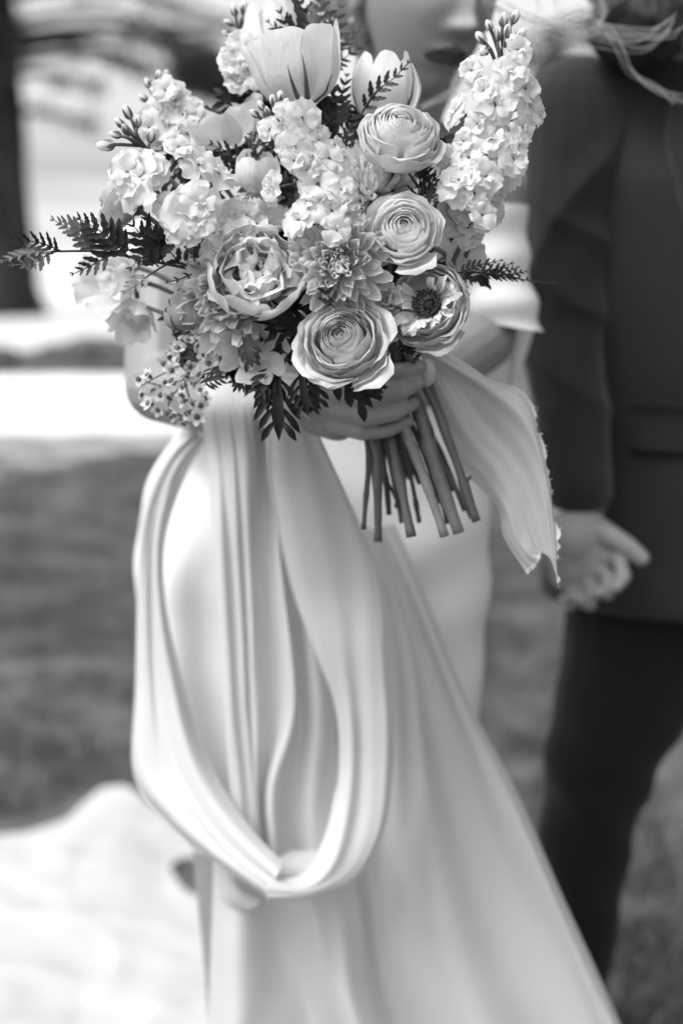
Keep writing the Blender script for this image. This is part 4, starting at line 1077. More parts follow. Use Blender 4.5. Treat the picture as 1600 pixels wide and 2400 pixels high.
# right arm (left in the picture): shoulder, elbow, wrist, hand round the stems
RS = PY(420, 390, 1.56); RE = PY(378, 905, 1.45); RW = PD(722, 950, 1.225)
pieces += chain([RS, (RS + RE) / 2 + np.array([-0.006, 0, 0]), RE, RE * 0.6 + RW * 0.4 + np.array([0, 0, -0.004]), RW], [0.047, 0.041, 0.0375, 0.036, 0.0255])
pieces += chain([np.array([-0.06, 1.53, 1.36]), RS], [0.05, 0.047])
K = lambda x, y, d: PD(x, y, d)
palm = [cone(RW, 0.024, K(785, 905, 1.205), 0.019), cone(RW, 0.024, K(790, 985, 1.205), 0.018), cone(K(760, 940, 1.21), 0.022, K(800, 950, 1.19), 0.018), cone(K(785, 905, 1.205), 0.017, K(790, 985, 1.205), 0.017)]
pieces += palm
fing = [
    ([(790, 896, 1.19), (868, 886, 1.137), (935, 872, 1.134), (988, 860, 1.152)], [0.0092, 0.0084, 0.0076, 0.0062]),
    ([(790, 932, 1.185), (868, 936, 1.130), (930, 921, 1.129), (980, 898, 1.147)], [0.0090, 0.0082, 0.0074, 0.0060]),
    ([(785, 965, 1.185), (862, 979, 1.134), (922, 968, 1.133), (968, 946, 1.152)], [0.0088, 0.0078, 0.0070, 0.0058]),
    ([(785, 994, 1.19), (850, 1014, 1.147), (908, 1008, 1.147), (956, 988, 1.160)], [0.0080, 0.0070, 0.0063, 0.0053]),
    ([(765, 905, 1.215), (830, 868, 1.235), (895, 862, 1.240), (950, 868, 1.232)], [0.0125, 0.0112, 0.0102, 0.0085])]
for pts, rad in fing:
    pieces += chain([K(*p) for p in pts], rad)
# left hand, folded behind the stems
lp = LW + (PD(900, 905, 1.28) - LW)
pieces += [cone(LW, 0.023, lp, 0.022)]
for k in range(4):
    q = [lp + UP * (0.018 - 0.012 * k), PD(850, 880 + 30 * k, 1.265), PD(810, 885 + 30 * k, 1.26), PD(790, 893 + 30 * k, 1.245)]
    pieces += chain(q, [0.010, 0.009, 0.008, 0.0065])
pieces += chain([lp, PD(900, 850, 1.27), PD(870, 830, 1.265)], [0.012, 0.0105, 0.0085])
# legs and feet
for sx in (-1, 1):
    hx = -0.02 + sx * 0.085
    pieces += chain([(hx, 1.52, 0.86), (hx, 1.51, 0.48), (hx, 1.525, 0.12), (hx, 1.51, 0.09)], [0.082, 0.052, 0.036, 0.036])
    pieces += chain([(hx, 1.53, 0.07), (hx, 1.44, 0.035)], [0.032, 0.024])
V, F = fuse(pieces, 0.0021, 2, 0.5)
L = (V - HC) @ HR / s_h
fc = V[np.asarray(F)].mean(1); Lf = (fc - HC) @ HR / s_h
lipz = -0.0655 + 0.0015 * np.cos(Lf[:, 0] / 0.024 * np.pi)
half = 0.0105 * np.clip(1 - (Lf[:, 0] / 0.0265) ** 2, 0, 1) ** 0.7
mi = np.zeros(len(fc), int)
mi[(np.abs(Lf[:, 2] - lipz) < half) & (Lf[:, 1] > 0.05)] = 1
bz = 0.028 + 0.006 * np.cos((np.abs(Lf[:, 0]) - 0.034) / 0.03 * 1.4)
mi[(np.abs(Lf[:, 2] - bz) < 0.0032) & (np.abs(np.abs(Lf[:, 0]) - 0.032) < 0.020) & (Lf[:, 1] > 0.04)] = 2
for pts, rad in fing[:4]:
    tip = K(*pts[-1]); prev = K(*pts[-2]); d = (tip - prev) / np.linalg.norm(tip - prev)
    c = tip + d * 0.000 - FWD * rad[-1] * 0.85 + UP * 0.001
    q = fc - c; al = q @ d; ac = np.linalg.norm(q - np.outer(al, d), axis=1)
    mi[(np.abs(al) < 0.0058) & (ac < 0.0042)] = 3
wobj('body', V, F, [M['skin'], M['lips'], M['brow'], M['nail']], bride, BR, mi)
# eyes (above the frame)
for sx in (-1, 1):
    v, f = ball(np.array([sx * 0.031, 0.077, 0.010]) * s_h, 0.0115, 14, 10)
    v, f = place((v, f), HR, HC); wobj('eye', v, f, M['shirt'], bride, BR)
# earring
v, f = ball(HC + HR @ np.array([-0.072, 0.004, -0.047]), 0.0035, 10, 8); wobj('earring', v, f, M['nail'], bride, BR)
v, f = ball(HC + HR @ np.array([0.072, 0.004, -0.047]), 0.0035, 10, 8); wobj('earring', v, f, M['nail'], bride, BR)
# hair
v, f = ball((0, 0, 0), 1.0, 64, 48)
v = v * np.array([0.084, 0.100, 0.112])
v = np.where((v[:, 1:2] > 0.03) & (v[:, 2:3] < 0.05), v * np.array([0.82, 0.55, 0.8]), v)
v *= (1 + 0.035 * vnoise(v * np.array([1, 1, 0.25]), 90)[:, None])
v = v + np.array([0, -0.020, 0.020])
v, f = place((v, f), HR, HC); wobj('hair', v, f, M['hair'], bride, BR)
v, f = ball((0, 0, 0), (0.055, 0.048, 0.05), 32, 20); v *= (1 + 0.08 * vnoise(v, 70)[:, None])
v, f = place((v + np.array([0, -0.125, -0.005]), f), HR, HC); wobj('hair_bun', v, f, M['hair'], bride, BR)
parts = []
g = np.random.default_rng(5)
for k in range(70):      # lock falling behind the ear
    j = g.normal(0, 1, 3) * 0.008
    p = [HC + HR @ np.array([-0.070, -0.02, 0.06]) + j, HC + HR @ np.array([-0.088, -0.03, 0.0]) + j * 1.1, HC + HR @ np.array([-0.086, -0.045, -0.06]) + j, HC + HR @ np.array([-0.080, -0.05, -0.115]) + j * 0.6]
    v, f = tube(spline(p, 9), np.linspace(0.0018, 0.0004, 9), 4); parts.append((v, f, 0))
V, F, mi = merge(parts); o = wobj('hair_lock', V, F, M['hair'], bride, BR); o['kind'] = 'stuff'
parts = []
def wisp(pts, Y, n, sp, r=0.00022):
    for k in range(n):
        j = g.normal(0, sp, (len(pts), 2)) + g.normal(0, sp, 2)
        j[0] *= 0.5
        v, f = tube(spline([PY(x + a[0], y + a[1], Y + g.normal(0, 0.006)) for (x, y), a in zip(pts, j)], 40), r, 4, False)
        parts.append((v, f, 0))
wisp([(1120, -20), (1190, 20), (1280, 50), (1350, 58), (1430, 68), (1540, 82), (1585, 45)], 1.40, 6, 9, 0.00028)
wisp([(1400, -30), (1412, 25), (1385, 68), (1340, 72), (1310, 52), (1340, 32), (1395, 45), (1435, 95), (1475, 160), (1530, 205), (1595, 232)], 1.42, 5, 7, 0.0003)
wisp([(1245, -20), (1262, 30), (1258, 90), (1250, 130)], 1.4, 4, 6)
wisp([(1290, -20), (1310, 30), (1350, 70), (1370, 105)], 1.4, 4, 8)
wisp([(1130, -10), (1200, 70), (1290, 40), (1420, 10)], 1.4, 5, 12)
wisp([(1180, 10), (1240, 60), (1330, 80), (1480, 110), (1560, 60)], 1.4, 5, 12)
wisp([(990, 250), (1060, 215), (1130, 185), (1200, 120)], 1.42, 6, 5)
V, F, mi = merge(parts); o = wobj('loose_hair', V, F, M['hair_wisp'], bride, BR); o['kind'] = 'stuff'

# gown: bodice and sheath skirt as one lofted shell
rows = [(470, 610, 1070, 1.535, 0.125), (560, 440, 1075, 1.525, 0.135), (680, 430, 1070, 1.525, 0.132), (820, 450, 1060, 1.53, 0.112), (930, 462, 1075, 1.53, 0.103), (1010, 420, 1105, 1.53, 0.108), (1100, 355, 1135, 1.53, 0.120), (1180, 332, 1146, 1.53, 0.130), (1270, 322, 1150, 1.53, 0.136),
        (1360, 320, 1146, 1.53, 0.136), (1480, 324, 1136, 1.53, 0.134), (1620, 330, 1128, 1.53, 0.132), (1760, 345, 1106, 1.53, 0.130), (1900, 400, 1085, 1.535, 0.118), (2100, 530, 1060, 1.54, 0.105), (2400, 560, 1040, 1.55, 0.10)]
NA = 180
a = np.linspace(0, 2 * np.pi, NA, endpoint=False)
RW_ = []
for (py, xl, xr, Yc, ry) in rows:
    l = PY(xl, py, Yc); r_ = PY(xr, py, Yc)
    RW_.append([(l[0] + r_[0]) / 2, (r_[0] - l[0]) / 2, Yc, ry, l[2]])
RW_.append([-0.01, 0.13, 1.57, 0.12, 0.25]); RW_.append([0.0, 0.17, 1.6, 0.17, 0.02])
RW_ = np.array(RW_); zz = RW_[:, 4]
zs = np.linspace(zz[0], zz[-1], 190)
prm = np.stack([np.interp(-zs, -zz, RW_[:, k]) for k in range(4)], 1)
ker = np.ones(9) / 9
for k in range(4):
    q = np.pad(prm[:, k], 4, mode='edge'); prm[:, k] = np.convolve(q, ker, 'valid')
V = []
for i, z in enumerate(zs):
    cx, rx, cy, ry = prm[i]
    V.append(np.stack([cx + rx * np.cos(a), cy + ry * np.sin(a), np.full(NA, z)], 1))
V = np.vstack(V); F = grid_faces(NA, len(zs), True)
N = vnormals(V, F)
# pull folds: diagonal stretch creases across the right hip, shallow ones elsewhere
ax_ = V[:, 0] - 0.0
zc = V[:, 2]
fold = 0.0030 * np.sin((zc * 70 - ax_ * 26) + 1.6 * vnoise(V, 5, 2)) * np.exp(-((zc - 0.965) / 0.10) ** 2) * np.clip((ax_ + 0.02) / 0.1, 0, 1)
fold += 0.0018 * np.sin((zc * 60 + ax_ * 14) + 2 * vnoise(V, 4, 4)) * np.exp(-((zc - 0.97) / 0.12) ** 2) * np.clip((-ax_ + 0.0) / 0.1, 0, 1)
fold += 0.0012 * vnoise(V * np.array([1, 1, 0.4]), 14, 7)
V = V + N * fold[:, None]
wobj('gown', V, F, M['satin_bodice'], bride, BR)
# off-shoulder sleeve bands
def sleeve(A, B, rA, rB, flare, seed):
    A = np.array(A); B = np.array(B); n, m = 48, 26
    t = np.linspace(0, 1, m); a = np.linspace(0, 2 * np.pi, n, endpoint=False)
    d = (B - A) / np.linalg.norm(B - A); x = np.array([1, 0, 0]) - d * d[0]; x /= np.linalg.norm(x); y = np.cross(d, x)
    P = []
    for k in range(m):
        r = rA + (rB - rA) * t[k] + 0.0035 * np.sin(t[k] * 17 + np.cos(a) * 1.5) * (0.4 + 0.6 * t[k])
        r = r * (1 + flare * t[k] ** 3 * np.clip(np.cos(a - 0.2), 0, 1) ** 2)
        P.append(A + (B - A) * t[k] + r[:, None] * (np.cos(a)[:, None] * x + np.sin(a)[:, None] * y) + np.outer(0.006 * np.sin(a * 2 + 1) * t[k], d))
    return np.vstack(P), grid_faces(n, m, True)
v, f = sleeve(PY(1118, 492, 1.525), PY(1132, 772, 1.515), 0.052, 0.047, 0.38, 1); wobj('sleeve', v, f, M['satin_bodice'], bride, BR)
v, f = sleeve(PY(412, 500, 1.545), PY(398, 640, 1.52), 0.052, 0.05, 0.1, 2); wobj('sleeve', v, f, M['satin_bodice'], bride, BR)
# sleeve tail hanging behind her elbow
G = curtain([[(1190, 770, 1.56), (1192, 850, 1.57), (1188, 900, 1.58)], [(1215, 765, 1.555), (1208, 850, 1.565), (1200, 905, 1.575)], [(1250, 770, 1.56), (1225, 850, 1.57), (1205, 905, 1.58)]], 14, 20, PY)
cloth('sleeve_tail', G, M['satin_bodice'], bride, BR, 0.002, 20)

# long train gathered over her forearm
def folds(guides, nu, nv, name, wr=0.0012, seed=0, m='satin', pleat=None):
    G = curtain(guides, nu, nv, PY)
    if pleat:       # soft irregular folds running down the length of the cloth
        n_, amp_ = pleat
        U = np.linspace(0, 1, nu)[None, :]; V_ = np.linspace(0, 1, nv)[:, None]
        ph = U * n_ * 6.283 + 1.7 * np.sin(V_ * 4.1 + seed) + 0.9 * np.sin(U * 5 + V_ * 9 + seed * 2)
        sh = np.sin(ph) + 0.45 * np.sin(ph * 1.9 + V_ * 6)
        env = (0.35 + 0.65 * np.sin(V_ * 5.3 + U * 3 + seed) ** 2) * np.sin(np.pi * np.clip(U, 0.04, 0.96)) ** 0.5
        G = G + np.array([0, -1.0, 0.15]) * (amp_ * sh * env)[..., None]
    return cloth(name, G, M[m], bride, BR, wr, 7, seed, (1, 1, 0.35))
# (a) inner folds, hanging from the forearm
gs = []
cols = [(470, 524, 512, 540, 0.004), (494, 542, 524, 562, -0.004), (512, 560, 534, 580, 0.002), (534, 576, 548, 592, -0.004), (545, 585, 552, 592, 0.003), (566, 602, 566, 600, -0.005), (582, 630, 600, 612, 0.014),
        (600, 655, 628, 618, 0.010), (615, 690, 668, 640, -0.006), (640, 705, 680, 690, 0.016), (660, 745, 720, 735, 0.006), (690, 780, 770, 790, 0.016)]
for (x0, xm, xq, x1, w_) in cols:
    top = np.interp(x0, [470, 600, 700], [1.295, 1.225, 1.175])
    gs.append([(x0, 890, top + 0.02), (x0 + 2, 960, top + w_ * 0.3), (x0 * 0.7 + xm * 0.3, 1080, top + (0.045 if x0 < 590 else 0.075) + w_ * 0.5), ((x0 + xm * 1.2) / 2.2, 1300, 1.328 + w_ * 0.8), (xm, 1650, 1.338 + w_), (x1, 1850, 1.348 + w_), (x1 + 10, 2015, 1.352 + w_)])
folds(gs, 150, 110, 'train_folds', 0.0012, 3, pleat=(6, 0.0013))
# (b) left strip that falls down the hip and runs into the loop
folds([[(455, 1000, 1.40), (392, 1060, 1.37), (342, 1160, 1.395), (322, 1300, 1.41), (316, 1600, 1.405), (312, 1815, 1.38), (388, 1925, 1.345), (500, 2018, 1.31), (628, 2100, 1.275)],
       [(460, 1008, 1.385), (398, 1073, 1.36), (347, 1180, 1.378), (328, 1325, 1.384), (326, 1600, 1.378), (328, 1803, 1.354), (405, 1915, 1.325), (512, 2010, 1.296), (633, 2092, 1.268)],
       [(465, 1018, 1.39), (404, 1088, 1.362), (356, 1205, 1.380), (342, 1355, 1.382), (348, 1600, 1.374), (366, 1790, 1.352), (436, 1902, 1.325), (528, 1998, 1.296), (640, 2078, 1.266)],
       [(468, 1020, 1.385), (410, 1098, 1.36), (364, 1222, 1.384), (352, 1375, 1.388), (368, 1610, 1.376), (400, 1780, 1.354), (458, 1890, 1.328), (540, 1990, 1.30), (645, 2066, 1.268)],
       [(473, 1023, 1.388), (416, 1110, 1.364), (374, 1240, 1.376), (372, 1392, 1.376), (404, 1610, 1.362), (444, 1768, 1.342), (498, 1876, 1.320), (570, 1970, 1.292), (652, 2048, 1.262)],
       [(480, 1030, 1.40), (430, 1130, 1.385), (388, 1270, 1.395), (392, 1430, 1.395), (440, 1640, 1.382), (485, 1772, 1.364), (538, 1872, 1.338), (600, 1957, 1.308), (662, 2024, 1.28)]], 90, 150, 'train_strip', 0.0020, 5, pleat=(2.0, 0.0013))
# (c) broad outer panel, down from the forearm and round the bottom of the loop
folds([[(606, 905, 1.225), (622, 1010, 1.235), (633, 1150, 1.285), (682, 1370, 1.31), (742, 1540, 1.312), (784, 1660, 1.315), (792, 1790, 1.318), (775, 1900, 1.31), (742, 2000, 1.295), (700, 2052, 1.28), (632, 2060, 1.27)],
       [(614, 902, 1.21), (632, 1010, 1.222), (648, 1150, 1.275), (696, 1370, 1.30), (752, 1540, 1.303), (792, 1660, 1.306), (800, 1790, 1.31), (783, 1903, 1.302), (749, 2005, 1.288), (703, 2058, 1.274), (631, 2065, 1.264)],
       [(650, 898, 1.19), (690, 1020, 1.208), (730, 1170, 1.255), (782, 1370, 1.29), (818, 1540, 1.295), (840, 1670, 1.30), (845, 1800, 1.304), (828, 1920, 1.298), (785, 2022, 1.282), (718, 2076, 1.266), (628, 2080, 1.256)],
       [(690, 905, 1.178), (742, 1030, 1.21), (815, 1200, 1.262), (875, 1375, 1.287), (892, 1540, 1.292), (906, 1680, 1.297), (902, 1810, 1.302), (880, 1940, 1.298), (822, 2048, 1.285), (728, 2090, 1.262), (626, 2092, 1.252)],
       [(700, 918, 1.19), (756, 1040, 1.222), (836, 1215, 1.275), (898, 1382, 1.30), (914, 1540, 1.304), (923, 1680, 1.308), (918, 1813, 1.314), (896, 1950, 1.31), (830, 2060, 1.295), (731, 2098, 1.27), (624, 2100, 1.256)],
       [(698, 930, 1.22), (753, 1050, 1.26), (832, 1225, 1.325), (896, 1390, 1.345), (913, 1540, 1.35), (922, 1680, 1.355), (917, 1815, 1.36), (894, 1955, 1.355), (828, 2066, 1.33), (730, 2102, 1.29), (624, 2104, 1.265)]], 110, 170, 'train_loop', 0.0022, 6, pleat=(3.4, 0.0032))
# (e) bottom back of the loop
folds([[(560, 1960, 1.36), (650, 1985, 1.36), (740, 1992, 1.36), (850, 1960, 1.36)], [(580, 2010, 1.34), (650, 2040, 1.335), (740, 2040, 1.335), (860, 1990, 1.34)], [(590, 2060, 1.34), (650, 2085, 1.34), (740, 2085, 1.34), (850, 2040, 1.345)]], 14, 40, 'train_fold_back', 0.0008, 9)
# (f) overskirt panel sweeping out to the right
folds([[(497, 1960, 1.44), (498, 2060, 1.43), (495, 2200, 1.42), (491, 2330, 1.42), (486, 2560, 1.41), (480, 2900, 1.40)],
       [(540, 1900, 1.41), (548, 2060, 1.392), (555, 2200, 1.378), (560, 2330, 1.372), (572, 2560, 1.36), (580, 2900, 1.35)],
       [(600, 1850, 1.40), (625, 2060, 1.40), (665, 2200, 1.405), (710, 2330, 1.41), (780, 2560, 1.41), (820, 2900, 1.40)],
       [(650, 1800, 1.40), (675, 2000, 1.385), (735, 2140, 1.37), (800, 2330, 1.362), (880, 2560, 1.35), (930, 2900, 1.34)],
       [(720, 1600, 1.40), (765, 1950, 1.39), (830, 2120, 1.39), (885, 2330, 1.395), (985, 2560, 1.395), (1030, 2900, 1.39)],
       [(790, 1400, 1.395), (850, 1900, 1.388), (880, 2080, 1.40), (925, 2300, 1.405), (1020, 2560, 1.40), (1090, 2900, 1.39)],
       [(850, 1250, 1.385), (905, 1500, 1.388), (940, 1800, 1.375), (985, 2060, 1.365), (1060, 2300, 1.36), (1170, 2560, 1.355), (1260, 2900, 1.35)],
       [(872, 1242, 1.380), (935, 1430, 1.384), (1000, 1700, 1.392), (1080, 1960, 1.392), (1170, 2200, 1.39), (1270, 2450, 1.385), (1380, 2900, 1.38)],
       [(888, 1238, 1.376), (955, 1410, 1.37), (1045, 1650, 1.372), (1145, 1890, 1.372), (1240, 2110, 1.372), (1340, 2330, 1.372), (1440, 2560, 1.37), (1570, 2900, 1.37)],
       [(905, 1232, 1.372), (978, 1400, 1.352), (1078, 1640, 1.345), (1185, 1853, 1.342), (1280, 2068, 1.342), (1374, 2288, 1.342), (1474, 2520, 1.345), (1614, 2900, 1.345)],
       [(925, 1228, 1.385), (1000, 1400, 1.378), (1102, 1640, 1.372), (1212, 1845, 1.368), (1308, 2060, 1.368), (1402, 2280, 1.368), (1500, 2510, 1.37), (1650, 2900, 1.37)]], 170, 140, 'overskirt', 0.0045, 10, pleat=(6.5, 0.0050))
# (g) loose end of a strap showing under the loop
folds([[(500, 2030, 1.385), (515, 2105, 1.38), (560, 2130, 1.375)], [(530, 2040, 1.375), (560, 2100, 1.37), (590, 2128, 1.37)], [(545, 2060, 1.38), (585, 2100, 1.375), (612, 2112, 1.375)]], 12, 20, 'strap_end', 0.0005, 11)
# (h) train spread on the grass behind her
edge = [(-300, 1985), (-120, 1955), (0, 1942), (60, 1936), (150, 1915), (200, 1880), (240, 1862), (290, 1866), (350, 1890), (400, 1915), (450, 1960), (500, 1990), (640, 2010), (900, 2020), (1050, 2040)]
def ground_pt(px, py):
    v = FWD + (px - 800) / FPX * RT + (1200 - py) / FPX * UP
    return CAM + v * (-(CZ - 0.02) / v[2])
top = arcspline([ground_pt(*q) for q in edge], 120)
nvv = 80
rowsG = []
for j in range(nvv):
    t = j / (nvv - 1)
    row = top.copy(); y_near = 1.75
    row[:, 1] = top[:, 1] * (1 - t) + y_near * t
    row[:, 0] = top[:, 0] * (1 - t * 0.35) + t * 0.02
    rowsG.append(row)
G = np.array(rowsG)
fl = G.reshape(-1, 3)
h = 0.05 * np.abs(vnoise(fl * np.array([1, 1.0, 0]), 3.2, 3)) + 0.03 * np.abs(vnoise(fl * np.array([1, 0.6, 0]), 7, 4)) + 0.010 * vnoise(fl, 18, 5)
tt = np.repeat(np.linspace(0, 1, nvv), 120)
h = h * np.clip(tt * 8, 0.25, 1) * np.clip((1 - tt) * 6, 0.3, 1) + 0.012
hump = 0.032 * np.exp(-((fl[:, 0] + 0.52) / 0.09) ** 2) * np.exp(-(tt / 0.25) ** 2)
h = h * 0.36 + 0.006 * (1 - np.abs(vnoise(fl * np.array([1, 0.7, 0]), 4.5, 21))) ** 7 + 0.006 * (1 - np.abs(vnoise(fl * np.array([0.6, 1, 0]), 9, 23))) ** 4
fl[:, 2] = h + hump
gc = ground_pt(452, 2040); keepF = []
for q in grid_faces(120, nvv):
    c = fl[list(q)].mean(0) - gc
    if (c[0] / 0.042 + 0.25 * np.sin(c[1] * 30)) ** 2 + (c[1] / 0.09 + c[0] * 6) ** 2 > 1: keepF.append(q)
wobj('train', fl, keepF, M['satin'], bride, BR)

# ---------- the groom
GR = np.array([0.47, 1.80, 0.0])
groom = empty('person', GR)
tag(groom, 'groom in a dark wool suit beside the bride, right hand loosely curled', 'person')
GHR = orient(R(-38), R(22), R(8)); s_g = 1.0
GHC = PY(1490, -160, 1.70)
pieces = [place(head_mesh(s_g, 0.8, False), GHR, GHC)]
for sx in (-1, 1):
    v, f = ball((sx * 0.075, -0.004, -0.012), (0.008, 0.019, 0.032), 12, 10); pieces.append(place((v, f), GHR, GHC))
GN = np.array([0.455, 1.79, 1.52])
pieces += chain([GHC + np.array([0.02, 0.04, -0.05]), GN, GN + np.array([0.01, 0, -0.08])], [0.058, 0.060, 0.08])
pieces.append(loft([((0.46, 1.80, 1.51), 0.14, 0.06, 1), ((0.465, 1.80, 1.47), 0.19, 0.09, 1), ((0.47, 1.80, 1.38), 0.18, 0.11, 1), ((0.47, 1.80, 1.15), 0.16, 0.10, 1), ((0.47, 1.80, 0.95), 0.17, 0.11, 1), ((0.47, 1.80, 0.85), 0.15, 0.10, 1)]))
GS = PY(1352, 262, 1.76); GE = PY(1312, 760, 1.74); GW = PY(1352, 1212, 1.66)
pieces += chain([GS, GE, GW], [0.052, 0.040, 0.028]); pieces += chain([np.array([0.40, 1.79, 1.47]), GS], [0.06, 0.05])
GS2 = GS + np.array([0.40, 0.03, 0.0]); GE2 = GS2 + np.array([0.06, 0.0, -0.29]); GW2 = GE2 + np.array([-0.02, -0.10, -0.25])
pieces += chain([GS2, GE2, GW2], [0.052, 0.040, 0.028]); pieces += chain([np.array([0.54, 1.79, 1.47]), GS2], [0.06, 0.05])
pieces += [cone(GW2, 0.028, GW2 + np.array([0, -0.02, -0.08]), 0.03)]
for k in range(4):
    b = GW2 + np.array([-0.02 + 0.014 * k, -0.03, -0.10]); pieces += chain([b, b + np.array([0, -0.01, -0.04]), b + np.array([-0.0, 0.012, -0.062])], [0.010, 0.0095, 0.008])
b = GW2 + np.array([-0.03, -0.03, -0.03]); pieces += chain([b, b + np.array([-0.018, -0.02, -0.03]), b + np.array([-0.01, -0.03, -0.05])], [0.012, 0.011, 0.009])
# the near fist
H = lambda x, y, Y: PY(x, y, Y)
pieces += [cone(GW, 0.029, H(1340, 1262, 1.645), 0.034), cone(H(1375, 1245, 1.645), 0.026, H(1405, 1300, 1.635), 0.020), cone(H(1330, 1260, 1.65), 0.033, H(1335, 1335, 1.645), 0.026), cone(H(1365, 1265, 1.645), 0.030, H(1375, 1325, 1.64), 0.024)]
pieces += chain([H(1380, 1232, 1.645), H(1428, 1258, 1.62), H(1470, 1282, 1.61), H(1502, 1308, 1.605)], [0.018, 0.0140, 0.0118, 0.0095])
gf = [([(1402, 1292, 1.638), (1448, 1312, 1.612), (1462, 1352, 1.598), (1444, 1376, 1.586)], [0.0104, 0.0088, 0.0080, 0.0069]),
      ([(1388, 1318, 1.638), (1424, 1354, 1.612), (1424, 1392, 1.597), (1402, 1388, 1.584)], [0.0104, 0.0088, 0.0080, 0.0069]),
      ([(1360, 1335, 1.642), (1386, 1384, 1.616), (1380, 1416, 1.600), (1358, 1404, 1.588)], [0.0106, 0.0092, 0.0085, 0.0074]),
      ([(1332, 1340, 1.645), (1344, 1392, 1.624), (1336, 1418, 1.610), (1320, 1404, 1.600)], [0.0096, 0.0084, 0.0076, 0.0066])]
for pts, rad in gf: pieces += chain([H(*p) for p in pts], rad)
V, F = fuse(pieces, 0.0024, 2, 0.5)
wobj('body', V, F, M['skin_groom'], groom, GR)
for sx in (-1, 1):
    v, f = ball(np.array([sx * 0.031, 0.077, 0.010]), 0.0115, 14, 10); v, f = place((v, f), GHR, GHC); wobj('eye', v, f, M['shirt'], groom, GR)
v, f = ball((0, 0, 0), 1.0, 48, 36); v = v * np.array([0.082, 0.100, 0.105])
v = np.where((v[:, 1:2] > 0.03) & (v[:, 2:3] < 0.05), v * np.array([0.85, 0.5, 0.8]), v) * (1 + 0.05 * vnoise(v, 60)[:, None]) + np.array([0, -0.016, 0.026])
v, f = place((v, f), GHR, GHC); wobj('hair', v, f, M['hair_groom'], groom, GR)
v, f = ball((0, 0, 0), 1.0, 40, 28); v = v * np.array([0.060, 0.052, 0.050]) * (1 + 0.12 * vnoise(v, 5)[:, None]) + np.array([0, 0.050, -0.092])
v = v[:, :]; v, f = place((v, f), GHR, GHC); wobj('beard', v, f, M['hair_groom'], groom, GR)

def wrinkle(V, F, A, E, W, amp, seed):
    """soft pulled folds round an elbow"""
    N = vnormals(V, F)
    d1 = np.linalg.norm(V - E, axis=1)
    s1 = V[:, 2] * 62 + V[:, 0] * 40 + 2.2 * vnoise(V, 7, seed)
    w = amp * (1.6 * (1 - np.abs(np.sin(s1 * 0.5))) ** 1.5 - 0.5) * np.exp(-(d1 / 0.17) ** 2)
    s2 = V[:, 2] * 30 - V[:, 0] * 55 + 2.5 * vnoise(V, 6, seed + 3)
    w += amp * 1.1 * (1.6 * (1 - np.abs(np.sin(s2 * 0.5))) ** 1.5 - 0.5) * np.exp(-(np.linalg.norm(V - A, axis=1) / 0.16) ** 2)
    w += amp * 0.35 * vnoise(V * np.array([1, 1, 0.6]), 11, seed + 1) + amp * 0.3 * vnoise(V, 30, seed + 2)
    return V + N * w[:, None]
def sleeve_pieces(S_, E_, W_):
    m1 = S_ * 0.5 + E_ * 0.5
    c = chain([S_, m1, E_, E_ * 0.5 + W_ * 0.5, W_], [0.068, 0.060, 0.053, 0.047, 0.041])
    return c
Wc = GW + np.array([0, 0.004, 0.034])
V, F = fuse(sleeve_pieces(GS, GE, Wc), 0.0045, 6, 0.5)
F = np.asarray(F)
V = wrinkle(V, F, GS * 0.6 + GE * 0.4, GE, Wc, 0.0058, 4)
wobj('sleeve', V, F, M['suit'], groom, GR)
V, F = fuse(sleeve_pieces(GS2, GE2, GW2 + np.array([0, 0.01, 0.04])), 0.006, 5, 0.5); wobj('sleeve', V, F, M['suit'], groom, GR)
# white cuff
dW = (GW - GE); dW /= np.linalg.norm(dW)
v, f = tube([GW - dW * 0.03, GW - dW * 0.015, GW - dW * 0.004], [0.0325, 0.0325, 0.032], 24, False); wobj('shirt_cuff', v, f, M['shirt'], groom, GR)
jk = [loft([((0.462, 1.80, 1.545), 0.075, 0.06, 1), ((0.463, 1.80, 1.528), 0.125, 0.075, 1), ((0.468, 1.80, 1.502), 0.185, 0.09, 1), ((0.47, 1.805, 1.46), 0.215, 0.115, 1), ((0.472, 1.80, 1.38), 0.212, 0.138, 1), ((0.472, 1.80, 1.25), 0.198, 0.140, 1),
            ((0.472, 1.80, 1.12), 0.190, 0.135, 1), ((0.474, 1.80, 1.0), 0.205, 0.142, 1), ((0.475, 1.80, 0.92), 0.216, 0.150, 1), ((0.475, 1.80, 0.865), 0.222, 0.155, 1), ((0.475, 1.80, 0.857), 0.218, 0.15, 1)], 48)]
jk += chain([np.array([0.42, 1.80, 1.475]), GS], [0.065, 0.060]); jk += chain([np.array([0.52, 1.80, 1.475]), GS2], [0.065, 0.060])
V, F = fuse(jk, 0.006, 5, 0.5); F = np.asarray(F)
N = vnormals(V, F)
V = V + N * (0.0035 * np.sin(V[:, 2] * 34 - V[:, 0] * 20 + 2.5 * vnoise(V, 5, 8)) * np.exp(-((V[:, 2] - 1.12) / 0.16) ** 2) + 0.003 * vnoise(V * np.array([1, 1, 0.5]), 9, 9))[:, None]
wobj('jacket', V, F, M['suit'], groom, GR)
def jfront(x, z, off=0.004):
    zt = [0.857, 0.92, 1.0, 1.12, 1.25, 1.38, 1.46, 1.502]; rx = np.interp(z, zt, [0.218, 0.216, 0.205, 0.19, 0.198, 0.212, 0.215, 0.185]); ry = np.interp(z, zt, [0.152, 0.15, 0.142, 0.135, 0.14, 0.138, 0.115, 0.09])
    u = np.clip((x - 0.473) / rx, -0.98, 0.98)
    return 1.80 - ry * np.sqrt(1 - u * u) - off
